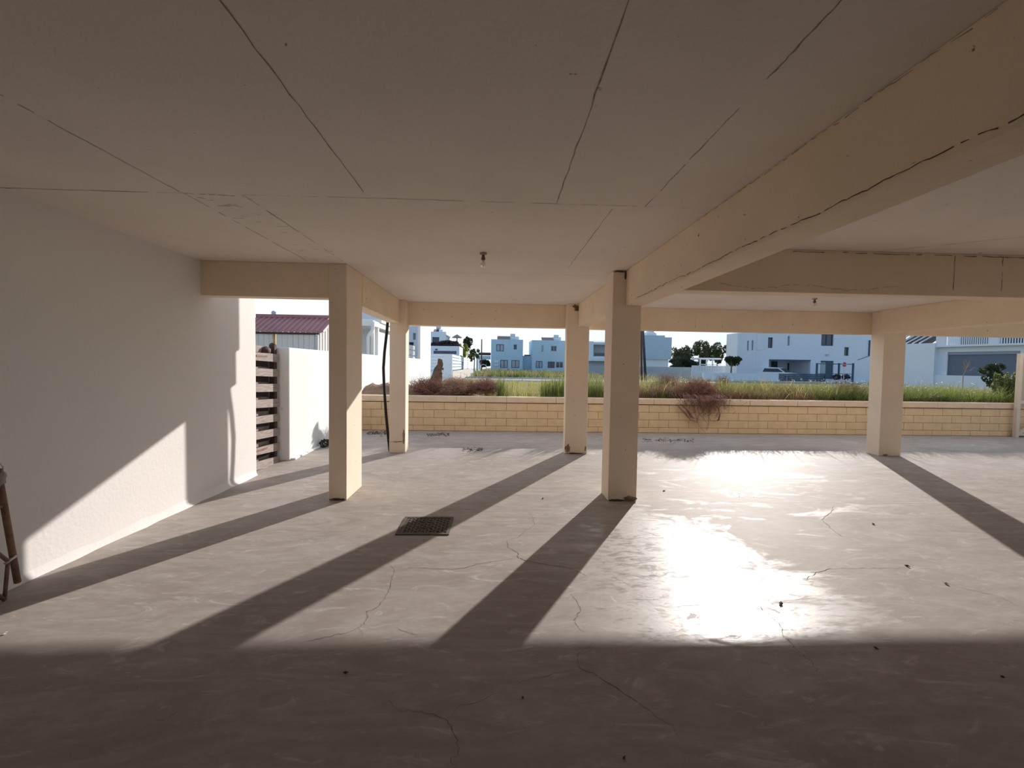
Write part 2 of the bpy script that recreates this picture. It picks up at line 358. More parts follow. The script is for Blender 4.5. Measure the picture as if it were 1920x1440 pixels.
def gz(x, y):                                             # lie of the land beyond the block wall
    k = min(max((y - 12.0) / 28.0, 0), 1); far = 0.30 - 0.012 * max(min(x, 30), 0)
    return 0.74 * (1 - k) + far * k
xs = np.concatenate([np.linspace(-3.3, 30, 70), np.linspace(32, 140, 24)]); ys = np.concatenate([np.linspace(11.24, 40, 60), np.linspace(42, 220, 30)])
V = []; F = []
for j, y in enumerate(ys):
    for i, x in enumerate(xs):
        xx = x if y < 24.2 else -90 + (x + 3.3) * (230 / 143.3) if False else x
        z = gz(x, y) + (0.05 * math.sin(x * 2.1) * math.cos(y * 1.7) if y < 36 else 0)
        V.append((xx, y, z))
W = len(xs)
for j in range(len(ys) - 1):
    for i in range(W - 1): F.append((j * W + i, j * W + i + 1, (j + 1) * W + i + 1, (j + 1) * W + i))
struct(MB().add(V, F).build('meadow_ground', M['meadow'], smooth=True))
struct(MB().box(-120, -3.45, 11.06, 220, -0.4, 0.0).build('neighbour_ground', M['kerb']))
struct(MB().box(-3.28, 120, 37.5, 45.5, -0.3, 0.33).build('road', M['road']))
struct(MB().box(-3.28, 120, 45.5, 45.9, -0.3, 0.44).build('kerb_strip', M['kerb']))
struct(MB().box(-3.28, 120, 36.9, 37.5, -0.3, 0.42).build('kerb_strip', M['kerb']))

# soffit formwork joints and patch (children of the ceiling)
def cpt(x, y): return on_z(x, y, CZ)
DN = (0, 0, -1)
for i, (pl, w, gp) in enumerate([
        ([cpt(0, 352), cpt(340, 362)], 0.011, 0.1), ([cpt(340, 362), cpt(690, 371)], 0.006, 0.35), ([cpt(690, 371), cpt(1043, 382), cpt(1210, 387)], 0.008, 0.15), ([cpt(1210, 387), cpt(1330, 391)], 0.005, 0.5),
        ([(-0.88, 1.2, CZ), (-0.876, 3.224, CZ)], 0.011, 0.02), ([(0.40, 1.2, CZ), (0.42, 3.239, CZ)], 0.011, 0.05), ([(1.05, 1.2, CZ), (1.05, 1.8, CZ)], 0.011, 0.03), ([(1.05, 2.0, CZ), (1.05, 3.24, CZ)], 0.009, 0.08),
        ([(0.834, 3.31, CZ), (0.841, 5.33, CZ)], 0.010, 0.2), ([(-2.15, 1.8, CZ), (-2.13, 3.22, CZ)], 0.010, 0.2), ([(-0.55, 5.74, CZ), (1.42, 5.7, CZ)], 0.009, 0.1),
        ([(-2.116, 3.25, CZ), (-2.10, 5.33, CZ)], 0.012, 0.15), ([(-1.724, 3.27, CZ), (-1.70, 5.33, CZ)], 0.012, 0.12), ([(-2.116, 3.25, CZ), (-1.724, 3.27, CZ)], 0.011, 0.3),
        ([(3.62, 4.25, CZ), (4.9, 3.3, CZ), (6.5, 2.1, CZ)], 0.010, 0.1), ([(-3.17, 3.46, CZ), (-2.6, 5.35, CZ)], 0.006, 0.65)]):
    ribbon(pl, w, DN, 0.0015, 0.004, 22, gp).build('joint_line', M['joint'], ce)
pm = MB()                                                 # rough strip between the two joints
for k in range(46):
    y = random.uniform(3.3, 5.2) ** 1.0; x = random.uniform(-2.1, -1.73)
    if random.random() < (y - 3.0) / 3.2: continue
    l = random.uniform(0.02, 0.10)
    r_ = ribbon([(x, y, CZ), (x + l, y + random.uniform(-0.02, 0.02), CZ)], 0.010, DN, 0.0015, 0.004, 4); pm.add(r_.v, r_.f)
pm.build('scuff_mark', M['joint'], ce)

# floor cracks traced where they run, painted number, pale joint
UP = (0, 0, 1)
def tr(pts, ox, oy, s): return [on_z(ox + x / s, oy + y / s) for x, y in pts]
cracks = [
    (tr([(490, 755), (545, 795), (520, 840), (505, 930), (470, 1010), (390, 1085), (335, 1100), (345, 1140), (320, 1190), (275, 1215), (310, 1265)], 600, 860, 3.84), 0.006),
    (tr([(275, 1215), (200, 1250), (0, 1295), (-150, 1330)], 600, 860, 3.84), 0.006),
    (tr([(550, 792), (700, 788), (850, 795), (980, 797), (1070, 780), (1130, 760), (1290, 735), (1385, 720)], 600, 860, 3.84), 0.008),
    (tr([(1345, 590), (1355, 640), (1420, 675), (1430, 715), (1480, 735), (1600, 760), (1700, 772), (1800, 790), (1870, 815), (1920, 845)], 600, 860, 3.84), 0.012),
    (tr([(1500, 380), (1530, 430), (1545, 480), (1470, 520), (1440, 560), (1345, 590)], 600, 860, 3.84), 0.005),
    (tr([(1800, 970), (1850, 1030), (1875, 1090), (1830, 1160), (1860, 1210), (1900, 1250)], 600, 860, 3.84), 0.006),
    (tr([(550, 1220), (640, 1255), (700, 1280)], 600, 860, 3.84), 0.006),
    (tr([(970, 230), (955, 270), (910, 305), (950, 345), (1010, 390)], 1200, 860, 2.667), 0.009),
    (tr([(720, 610), (830, 605), (880, 570), (950, 550), (1060, 548), (1200, 548), (1340, 548)], 1200, 860, 2.667), 0.008),
    (tr([(500, 630), (560, 690), (620, 760), (700, 830), (720, 890), (790, 960), (850, 1010), (890, 1067), (960, 1140)], 1200, 860, 2.667), 0.006),
    (tr([(0, 585), (120, 588)], 1200, 860, 2.667), 0.006),
    (tr([(1500, 610), (1620, 650), (1800, 690), (1920, 750)], 1200, 860, 2.667), 0.005),
    (tr([(310, 110), (245, 155), (250, 205), (300, 225), (380, 270), (460, 330), (540, 385), (600, 420), (640, 480)], 960, 1150, 2), 0.006),
    (tr([(245, 210), (100, 240), (0, 270)], 960, 1150, 2), 0.005),
    (tr([(1440, 320), (1500, 365), (1580, 370), (1670, 395), (1690, 430), (1715, 480), (1720, 530), (1690, 550), (1705, 580)], 0, 1150, 2), 0.005),
    (tr([(1675, 395), (1720, 350), (1800, 330), (1900, 285)], 0, 1150, 2), 0.004),
    (tr([(580, 405), (620, 400), (670, 370)], 0, 1150, 2), 0.006)]
for p, w in cracks: ribbon(p, w, UP, 0.0015, 0.008, 5, taper=True).build('crack', M['crack'], fl)
ribbon([(1.77, 5.36, 0), (6.9, 5.33, 0)], 0.022, UP, 0.0012, 0.004, 60, 0.12).build('pale_joint', M['pale_line'], fl)
num = thing('painted_number', 'white hand-painted number 102 on the concrete floor', 'painted number', on_z(1392, 928))
for pts in ([(398, 176), (418, 168), (450, 192)], [(470, 178), (480, 171), (500, 171), (517, 180), (510, 190), (490, 190), (470, 178)], [(528, 172), (555, 166), (580, 172), (585, 180), (562, 190), (592, 192), (625, 188)]):
    ribbon(tr(pts, 1200, 860, 2.667), 0.10, UP, 0.0018, 0.004, 5).build('digit', M['paint_mark'], num)

# ------------------------------------------------------------------ columns and beams
GC = 'columns carrying the car port slab'
def column(x0, x1, y0, y1, label, h=CZ):
    return tag(MB().box(x0, x1, y0, y1, 0, h).build('column', M['column'], loc=((x0 + x1) / 2, (y0 + y1) / 2, 0), bevel=0.008), label, 'column', GC)
cL = column(-1.90, -1.695, 5.36, 5.98, 'slim deep cream column at the end of the short left beam')
cC = column(1.385, 1.73, 5.375, 5.72, 'square cream column in the middle carrying the long beam')
cFL = column(-1.86, -1.575, 8.27, 8.57, 'cream far column with the black pipe beside it')
cFC = column(1.315, 1.725, 8.30, 8.50, 'cream far column with a rusty patch at its top')
cR = column(7.30, 7.725, 8.335, 8.64, 'cream column farthest right, standing alone in the sunlit bay')
GB = 'concrete beams under the slab'
def beam(x0, x1, y0, y1, label, z0=BZ, z1=CZ):
    return tag(MB().box(x0, x1, y0, y1, z0, z1).build('ceiling_beam', M['beam'], loc=((x0 + x1) / 2, (y0 + y1) / 2, z0), bevel=0.006), label, 'beam', GB)
bS = beam(-3.335, -1.90, 5.375, 5.56, 'short cream beam from the left white wall to the slim column', 2.342)
bL = beam(-1.90, -1.69, 5.98, 8.27, 'cream beam running back from the slim left column to the far left column')
bB = beam(1.54, 1.762, -10.2, 5.375, 'long thick cream beam overhead with a cracked lower edge')
bC = beam(1.52, 1.73, 5.72, 8.30, 'short cream beam behind the middle column, reaching the far column')
bM = beam(-1.86, 1.52, 8.50, 8.76, 'far cream beam between the pipe column and the rusty-topped column', 2.315)
bR = beam(1.725, 14.2, 8.64, 8.76, 'long far cream beam over the right opening', 2.305)
bX = beam(1.762, 7.22, 4.26, 4.46, 'dark cream cross beam on the right with vertical formwork seams')
bY = beam(7.22, 7.5, -10.2, 8.335, 'cream beam running towards us from the far right column', 2.31)
bX2 = beam(7.5, 14.2, 4.26, 4.46, 'cream cross beam continuing past the right-hand beam')
# the long beam: jagged crack on its lower arris; seams on the cross beam
pts = [(1.54, y, BZ + 0.026 + 0.005 * math.sin(y * 5) + random.uniform(-0.007, 0.007)) for y in np.linspace(1.3, 5.0, 46)]
ribbon(pts, 0.0085, (-1, 0, 0), 0.0025, 0.003, 3, 0.15).build('crack', M['crack'], bB)
pts = [(1.54, y, CZ - 0.012 + random.uniform(-0.006, 0.004)) for y in np.linspace(1.4, 3.5, 30)]
ribbon(pts, 0.008, (-1, 0, 0), 0.0025, 0.003, 2, 0.45).build('crack', M['joint'], bB)
pts = [(x, 4.26, BZ + 0.055 + 0.02 * math.sin(x * 7) + random.uniform(-0.008, 0.008)) for x in np.linspace(2.1, 3.9, 30)]
ribbon(pts, 0.006, (0, -1, 0), 0.0025, 0.003, 2, 0.2).build('crack', M['joint'], bX)
for xx, gp in ((4.39, 0.1), (4.87, 0.45)):
    ribbon([(xx, 4.26, CZ - 0.02), (xx, 4.26, BZ + 0.06)], 0.012, (0, -1, 0), 0.0025, 0.003, 14, gp).build('formwork_seam', M['joint'], bX)
ribbon([(2.8, 4.26, CZ - 0.02), (5.2, 4.26, CZ - 0.022)], 0.016, (0, -1, 0), 0.0025, 0.004, 40, 0.3).build('formwork_seam', M['joint'], bX)
for xx in (3.83, 4.35):
    ribbon([(xx, 8.64, CZ - 0.13), (xx, 8.64, BZ + 0.04)], 0.010, (0, -1, 0), 0.0025, 0.003, 8, 0.3).build('formwork_seam', M['joint'], bR)
ribbon([(7.9, 8.64, 0), (7.9, 8.64, 0)], 0.001, UP)
# spalls on column tops and feet
def patch(name, c, rx, rz, nrm, material, parent, n=18, jit=0.3, depth=0.012):
    nrm = Vector(nrm); a = nrm.cross(Vector((0, 0, 1))).normalized(); mb = MB(); c = Vector(c); vs = [c + nrm * depth]; 
    for j in range(n):
        k = 1 + random.uniform(-jit, jit); an = 2 * math.pi * j / n
        vs.append(c + a * (rx * k * math.cos(an)) + Vector((0, 0, rz * k * math.sin(an))) + nrm * 0.002)
    return mb.add(vs, [(0, 1 + j, 1 + (j + 1) % n) for j in range(n)]).build(name, material, parent)
patch('rust_patch', (1.50, 8.30, 2.665), 0.085, 0.055, (0, -1, 0), M['rust_stain'], cFC, jit=0.4)
patch('spalled_foot', (1.375, 8.30, 0.10), 0.05, 0.09, (0, -1, 0), M['chip'], cFC)
patch('spalled_foot', (1.50, 8.30, 0.012), 0.17, 0.012, (0, -1, 0), M['crack'], cFC)
patch('spalled_foot', (1.70, 8.30, 0.10), 0.014, 0.05, (0, -1, 0), M['chip'], cFC)
patch('spalled_foot', (-1.60, 8.27, 0.30), 0.02, 0.13, (0, -1, 0), M['chip'], cFL)
patch('spalled_foot', (-1.72, 8.27, 0.20), 0.11, 0.012, (0, -1, 0), M['chip'], cFL, jit=0.6)
patch('spalled_foot', (1.645, 5.375, 0.03), 0.075, 0.03, (0, -1, 0), M['chip'], cC)
patch('spalled_foot', (1.48, 5.375, 0.012), 0.09, 0.012, (0, -1, 0), M['crack'], cC)
patch('cracked_head', (1.46, 5.375, CZ - 0.012), 0.07, 0.012, (0, -1, 0), M['crack'], cC)
patch('cracked_head', (1.53, 5.375, CZ - 0.05), 0.014, 0.05, (0, -1, 0), M['crack'], cC)
patch('spalled_foot', (-1.80, 5.36, 0.014), 0.09, 0.014, (0, -1, 0), M['crack'], cL)
patch('spalled_foot', (7.42, 8.335, 0.02), 0.05, 0.02, (0, -1, 0), M['chip'], cR)

# ------------------------------------------------------------------ small things under the slab
def lamp(x, y, label, s=1.0):
    t_ = thing('pendant_bulb', label, 'light bulb', (x, y, CZ), 'bare bulbs on the soffit')
    MB().lathe([(0.035, 0.0), (0.037, -0.012), (0.030, -0.020)], (x, y, CZ)).build('ceiling_rose', M['cap_white'], t_, smooth=True)
    MB().lathe([(0.013, -0.018), (0.014, -0.034), (0.021, -0.052), (0.022, -0.066), (0.018, -0.070)], (x, y, CZ)).build('lamp_holder', M['socket'], t_, smooth=True)
    MB().lathe([(0.013, -0.068), (0.018, -0.080), (0.030, -0.105), (0.031, -0.118), (0.024, -0.138), (0.008, -0.148)], (x, y, CZ)).build('bulb', M['bulb'], t_, smooth=True)
    return t_
lamp(-0.122, 4.70, 'bare bulb in a brown holder under the ceiling between the two front columns')
lamp(5.05, 7.1, 'small bare bulb far back under the right bay ceiling')

mh = thing('manhole_cover', 'square dark iron manhole cover with raised studs set in the floor', 'manhole cover', (-0.645, 4.515, 0))
MB().box(-0.90, -0.40, 4.265, 4.295, 0, 0.010).box(-0.90, -0.40, 4.735, 4.765, 0, 0.010).box(-0.90, -0.87, 4.295, 4.735, 0, 0.010).box(-0.43, -0.40, 4.295, 4.735, 0, 0.010).build('frame', M['iron'], mh)
lid = MB().box(-0.862, -0.438, 4.303, 4.727, 0, 0.007)
for i in range(12):
    for j in range(12):
        x = -0.845 + i * 0.0355; y = 4.32 + j * 0.0355
        if 4 <= i <= 7 and j in (3, 8): continue
        if (i + j) % 2: lid.box(x, x + 0.026, y + 0.008, y + 0.016, 0.007, 0.013)
        else: lid.box(x + 0.009, x + 0.017, y, y + 0.026, 0.007, 0.013)
lid.build('lid', M['iron'], mh)
for yy in (4.43, 4.60): MB().box(-0.72, -0.58, yy, yy + .02, 0.007, 0.012).build('handle_slot', M['crack'], mh)

pipe = []
for px, py in ((727, 603), (725, 625), (721, 660), (719, 690), (720, 720), (722, 750), (724, 780), (727, 810), (731, 843)): pipe.append(on_y(px, py, 8.42))
pipe[-1].z = 0.0; pipe[0].x += 0.0
tag(MB().tube(pipe, 0.026, 10).build('drain_pipe', M['hose'], loc=pipe[-1], smooth=True), 'black flexible pipe bowing down beside the far left column', 'pipe')

# rusty folding trestle leaning by the left wall
tf = thing('folding_trestle', 'rusty tubular trestle leaning by the left wall at the picture edge', 'trestle', (-3.2, 2.95, 0))
a0, a1 = on_x(33, 1092, -3.20), on_x(0, 905, -3.20); d_ = (a1 - a0); off = Vector((0.06, -0.62, 0))
MB().tube([a0, a1 + d_ * 0.12], 0.019, 10).build('tube_leg', M['rust'], tf, smooth=True)
MB().tube([a0 + off, a1 + d_ * 0.12 + off], 0.019, 10).build('tube_leg', M['rust'], tf, smooth=True)
f0 = on_x(8, 1113, -3.20); f0.z = 0.005; k1 = on_x(15, 1052, -3.19)
MB().tube([f0, k1], 0.011, 8).build('brace', M['rust'], tf, smooth=True)
MB().tube([k1, k1 + Vector((0.03, -0.30, 0.36))], 0.012, 8).build('brace', M['rust'], tf, smooth=True)
MB().tube([f0, f0 + Vector((0.03, -0.55, 0.75))], 0.011, 8).build('brace', M['rust'], tf, smooth=True)
MB().tube([a0 + d_ * 0.78, a0 + d_ * 0.78 + off], 0.012, 8).build('cross_bar', M['rust'], tf, smooth=True)
MB().tube([k1 + Vector((0, -0.02, -0.01)), k1 + Vector((0.01, 0.05, 0.02))], 0.010, 8).build('clip', M['steel'], tf, smooth=True)
MB().blob(a0 + d_ * 1.04, (0.032, 0.032, 0.06), jit=0.15).build('rag_wrap', M['rag'], tf, smooth=True)
lp = a0 + d_ * 1.10
MB().tube([lp + Vector((0.0, -0.03, 0)), lp + Vector((0, -0.025, 0.05)), lp + Vector((0, 0.01, 0.06)), lp + Vector((0, 0.03, 0.03)), lp + Vector((0, 0.03, -0.06))], 0.004, 6).build('wire_loop', M['steel'], tf, smooth=True)

# loose leaves and chips on the floor
def leaf(px, py, label, L_=0.05, material='leaf_litter', name='dry_leaf', cat='leaf'):
    c = on_z(px, py); an = random.uniform(0, 3.1); mb = MB(); n = 8; vs = [c + Vector((0, 0, 0.014))]
    for j in range(n):
        a = 2 * math.pi * j / n; r = L_ * (1 if j % 4 == 0 else 0.42) * random.uniform(0.8, 1.1)
        vs.append(c + Vector((r * math.cos(a + an), r * math.sin(a + an), 0.002 + random.uniform(0, 0.008))))
    vs.append(c + Vector((0, 0, 0.0)))
    tag(mb.add(vs, [(0, 1 + j, 1 + (j + 1) % n) for j in range(n)] + [(n + 1, 1 + (j + 1) % n, 1 + j) for j in range(n)]).build(name, M[material], loc=(c.x, c.y, 0)), label, cat, 'dry leaves and chips on the floor')
leaf(1464, 1133, 'dark dry leaf lying in the brightest sun glare on the floor', 0.035)
leaf(1170, 1423, 'dark dry leaf in shade nearest the camera', 0.014)
leaf(648, 1263, 'thin dark leaf in the shade left of centre', 0.016)
leaf(1018, 935, 'small dark leaf just left of the middle column foot', 0.03)
leaf(1245, 921, 'small dark leaf right of the middle column foot', 0.03)
leaf(1701, 1062, 'dark chip at the end of a floor crack on the right', 0.025)
leaf(1637, 983, 'small dark leaf near the right column shadow', 0.03)
leaf(1774, 1095, 'pale chip on the sunlit floor at right', 0.025, 'stone', 'stone_chip', 'chip')
leaf(10, 1189, 'pale chip on sunlit floor at the left picture edge', 0.018, 'stone', 'stone_chip', 'chip')
leaf(1642, 1217, 'dark leaf in shade on the right near the light edge', 0.016)
leaf(1880, 1271, 'dark leaf in shade farthest right', 0.012)
leaf(980, 1310, 'tiny dark leaf in the shade at bottom centre', 0.010)
# wind-blown litter at the foot of the block wall
for (x0, x1, y, nn, lab) in ((688, 726, 812, 170, 'dark leaf litter on the floor below the wall by the pipe'), (800, 842, 815, 120, 'dark leaf litter strip at the block wall foot left of centre'), (868, 905, 843, 90, 'crumbled litter on the floor before the block wall'), (1204, 1300, 826, 150, 'litter strip on the floor right of the middle column')):
    mb = MB()
    for k in range(nn):
        c = on_z(random.uniform(x0, x1), y + random.gauss(0, 1.8)); s = random.uniform(0.012, 0.03); a = random.uniform(0, 6.28)
        e1 = Vector((math.cos(a), math.sin(a), 0.2)) * s; e2 = Vector((-math.sin(a), math.cos(a), 0.1)) * s * 0.6
        mb.add([c - e1 + Vector((0, 0, .006)), c - e2 + Vector((0, 0, .004)), c + e1 + Vector((0, 0, .010)), c + e2 + Vector((0, 0, .006))], [(0, 1, 2, 3)])
    tag(mb.build('leaf_litter', M['leaf_litter'], loc=on_z((x0 + x1) / 2, y)), lab, 'leaf litter', kind='stuff')

# ------------------------------------------------------------------ sand-coloured block wall
bw = thing('block_wall', 'low sand-coloured block wall with a stone coping around the yard', 'wall', (5, 11.05, 0))
mb = MB(); BL, BH, J = 0.4985, 0.186, 0.009; top = 0.694; x_off = on_y(794, 762, 11.05).x
zt = top; r = 0
while zt > 0.02:
    zb = max(zt - BH, 0.0); ph = x_off + (0.5 * BL if r % 2 else 0); i0 = math.floor((-3.28 - ph) / BL); x = ph + i0 * BL
    while x < 14.9:
        xa, xb = max(x + J / 2, -3.28), min(x + BL - J / 2, 14.9)
        if xb - xa > 0.02: mb.box(xa, xb, 11.05 + random.uniform(-0.002, 0.002), 11.25, zb + (J / 2 if zb > 0 else 0.012), zt - J / 2)
        x += BL
    zt = zb; r += 1
mb.build('block_course', M['block'], bw, bevel=0.004)
MB().box(-3.28, 14.9, 11.058, 11.245, 0.0, top).build('mortar_bed', M['mortar'], bw)
mb = MB(); x = -3.28
while x < 14.9:
    mb.box(x, min(x + 1.195, 14.9), 11.02, 11.30, top + 0.012, 0.842); x += 1.2
mb.build('coping', M['coping'], bw, bevel=0.008)

# ------------------------------------------------------------------ timber gate and white garden wall on the left
GX = -3.44
gt = thing('timber_gate', 'weathered grey timber slat gate between the white walls', 'gate', (GX, 7.1, 0))
def slat(py0a, py1a, py0b, py1b, X, xa=484, xb=533.5):
    # board whose edges pass the given heights at its near and far end
    p = [on_x(xa, py0a, X), on_x(xb, py0b, X), on_x(xb, py1b, X), on_x(xa, py1a, X)]
    y0, y1 = 6.58, 7.505
    def lin(q0, q1, y): return q0.z + (q1.z - q0.z) * (y - q0.y) / (q1.y - q0.y)
    z = [(lin(p[0], p[1], y), lin(p[3], p[2], y)) for y in (y0, y1)]
    vs = []
    for (zt_, zb_), y in zip(z, (y0, y1)):
        for xx in (X, X - 0.028): vs += [(xx, y, zb_), (xx, y, zt_)]
    return MB().add(vs, [(0, 4, 5, 1), (2, 3, 7, 6), (1, 5, 7, 3), (0, 2, 6, 4), (0, 1, 3, 2), (4, 6, 7, 5)]).build('slat', M['wood'], gt)
for (a, b_, c, d) in ((661, 676, 665, 680), (690.5, 705, 693, 707), (720, 735, 719.5, 734), (750, 765, 746.5, 762), (781, 795, 774, 788), (810, 824, 800, 814), (840, 853, 827, 842), (866, 881, 852, 866)): slat(a, b_, c, d, GX)
GX2 = GX - 0.12
for (a, b_, c, d) in ((647.5, 660, 653, 664), (687, 692, 690, 695), (716, 721, 718, 722), (744, 750, 744, 750), (772, 780, 770, 777), (801, 809, 797, 803), (830, 838, 824, 831), (859, 866, 850, 857)):
    o = slat(a, b_, c, d, GX2, 484, 513)
MB().box(GX - 0.20, GX - 0.16, 6.60, 7.50, 0.04, 1.74).build('gap_shade_board', M['wood_dark'], gt)  # added dark sheet; its colour gives the shade between the slats
MB().box(GX - 0.12, GX - 0.03, 7.41, 7.50, 0.02, 1.87).build('post', M['wood_dark'], gt, bevel=0.01)
MB().box(GX - 0.12, GX - 0.03, 6.60, 6.68, 0.02, 1.80).build('post', M['wood_dark'], gt, bevel=0.01)
MB().blob((GX - 0.075, 7.455, 1.865), (0.05, 0.05, 0.04)).build('post_cap', M['wood_dark'], gt, smooth=True)
MB().blob((GX - 0.09, 7.27, 1.76), (0.06, 0.10, 0.075), jit=.12).build('hinge_lump', M['wood_dark'], gt, smooth=True)
p_ = on_x(533, 764, GX + 0.02)
lt = MB().blob(p_, (0.02, 0.05, 0.04), jit=0.2).build('latch', M['steel'], gt, smooth=True)
MB().tube([p_ + Vector((0.01, -0.1, -0.01)), p_ + Vector((0.015, 0.06, 0.02))], 0.010, 8).build('bolt', M['steel'], lt, smooth=True)
for py in (667, 846):
    p_ = on_x(484, py, GX + 0.006); MB().box(GX, GX + 0.008, p_.y - 0.05, p_.y + 0.28, p_.z - 0.012, p_.z + 0.012).build('strap_hinge', M['rust'], gt)
gw = thing('garden_wall', 'long bright white garden wall running back past the timber gate', 'wall', (-3.4, 7.55, 0))
MB().box(-3.50, -3.30, 7.54, 20.7, 0, 1.835).build('wall_panel', M['white'], gw, bevel=0.012)
mb = MB()
for k in range(5):
    y = 7.58 + k * 0.28; mb.prism([(-3.31, y), (-3.235 + random.uniform(-0.015, 0.015), y + .02), (-3.24 + random.uniform(-0.015, 0.015), y + .25), (-3.31, y + .275)], 0, 0.03)
mb.build('footing_lip', M['white'], gw, bevel=0.006)
def leafball(c, r, n, size, seed=0):                       # cloud of small leaf quads
    g = np.random.default_rng(seed); d = g.normal(size=(n, 3)); d /= np.linalg.norm(d, axis=1)[:, None]
    rad = g.uniform(0.55, 1.0, n) ** 0.6; P = np.array(c) + d * rad[:, None] * np.array(r)
    a = g.normal(size=(n, 3)); a /= np.linalg.norm(a, axis=1)[:, None]; b_ = np.cross(a, g.normal(size=(n, 3))); b_ /= np.linalg.norm(b_, axis=1)[:, None]
    s = (size * g.uniform(0.6, 1.3, n))[:, None]
    return np.stack([P - a * s, P - b_ * s * 0.45, P + a * s, P + b_ * s * 0.45], 1).reshape(-1, 3)
def quads(V): return np.arange(len(V)).reshape(-1, 4)
c = on_z(608, 838); V = leafball((c.x + .02, c.y, 0.07), (0.10, 0.14, 0.08), 160, 0.03, 3)
tag(arr_mesh('weed_tuft', V, quads(V), M['leaf_dark'], loc=(c.x, c.y, 0)), 'small dark weed tuft at the foot of the white garden wall', 'weed')

# ------------------------------------------------------------------ facade frames for buildings
class Fr:
    def __init__(s, A, B):                                  # facade from left point A to right point B
        s.A = Vector((A[0], A[1], 0)); d = Vector((B[0] - A[0], B[1] - A[1], 0)); s.len = d.length; s.rot = math.atan2(d.y, d.x)
        s.M = Matrix.Translation(s.A) @ Matrix.Rotation(s.rot, 4, 'Z'); s.inv = s.M.inverted(); s.n = Vector((-math.sin(s.rot), math.cos(s.rot), 0))
    def px(s, x, y, v=0.0):                                # photo point -> (u, z) on the facade plane (v metres behind it)
        d = Vector(wray(x, y)); o = Vector((0, 0, EYE)); A = s.A + s.n * v; t = (A - o).dot(s.n) / d.dot(s.n); q = s.inv @ (o + d * t); return q.x, q.z
    def rect(s, x0, y0, x1, y1, v=0.0):
        ym = (y0 + y1) / 2; xm = (x0 + x1) / 2; return s.px(x0, ym, v)[0], s.px(x1, ym, v)[0], s.px(xm, y1, v)[1], s.px(xm, y0, v)[1]
def frY(x0, x1, Y): return Fr(on_y(x0, 690, Y), on_y(x1, 690, Y))
def window(fr, h, root, wallt=0.2, glass='glass', frm='frame_blue', bars=1, name='window', v=0.14):
    u0, u1, z0, z1 = h; w = min(0.11, (u1 - u0) * 0.13); mb = MB()
    mb.box(u0, u0 + w, v - 0.05, v + 0.03, z0, z1).box(u1 - w, u1, v - 0.05, v + 0.03, z0, z1).box(u0 + w, u1 - w, v - 0.05, v + 0.03, z0, z0 + w).box(u0 + w, u1 - w, v - 0.05, v + 0.03, z1 - w, z1)
    for k in range(bars):
        um = u0 + (u1 - u0) * (k + 1) / (bars + 1); mb.box(um - w / 2, um + w / 2, v - 0.05, v + 0.03, z0 + w, z1 - w)
    f = mb.build(name, M[frm], root, xf=fr.M)
    MB().box(u0 + w * .5, u1 - w * .5, v, v + 0.02, z0 + w * .5, z1 - w * .5).build('pane', M[glass], f, xf=fr.M)
    return f
def shell(fr, u0, u1, z0, z1, depth, holes, material, root, name='wall', t=0.2, v0=0.0):   # hollow box with openings in its front
    mb = MB().wall_holes(u0, u1, z0, z1, holes, v0, v0 + t)
    mb.box(u0, u0 + t, v0 + t, v0 + depth, z0, z1).box(u1 - t, u1, v0 + t, v0 + depth, z0, z1).box(u0 + t, u1 - t, v0 + depth - t, v0 + depth, z0, z1)
    mb.box(u0 + t, u1 - t, v0 + t, v0 + depth - t, z1 - 0.5, z1 - 0.3)
    return mb.build(name, material, root, xf=fr.M)
def solar(fr, root, px0, px1, pyt, pyb, tx0, tx1, ty0, ty1, v, bulk=None):
    u0, u1, z0, z1 = fr.rect(px0, pyt, px1, pyb, v)
    MB().add([(u0, v, z0), (u1, v, z0), (u1, v + 1.2, z1), (u0, v + 1.2, z1), (u0, v + .06, z0 - .08), (u1, v + .06, z0 - .08), (u1, v + 1.26, z1 - .08), (u0, v + 1.26, z1 - .08)],
             [(0, 1, 2, 3), (7, 6, 5, 4), (0, 4, 5, 1), (1, 5, 6, 2), (2, 6, 7, 3), (3, 7, 4, 0)]).build('solar_panel', M['solar'], root, xf=fr.M)
    a, b_, c, d = fr.rect(tx0, ty0, tx1, ty1, v + 1.0); r = (d - c) / 2
    tk = MB().tube([(a, v + 1.2, c + r), (b_, v + 1.2, c + r)], r, 14).build('water_tank', M['tank'], root, xf=fr.M, smooth=False)
    MB().bar((a + .2, v + 1.2, z0 - 0.4), (a + .2, v + 1.2, c + r * .3), 0.06).bar((b_ - .2, v + 1.2, z0 - 0.4), (b_ - .2, v + 1.2, c + r * .3), 0.06).build('tank_stand', M['steel'], root, xf=fr.M)
    if bulk:
        q = fr.rect(*bulk, v + 1.6); MB().box(q[0], q[1], v + 1.6, v + 3.2, q[2] - 0.8, q[3]).build('roof_bulkhead', M['white_far'], root, xf=fr.M)

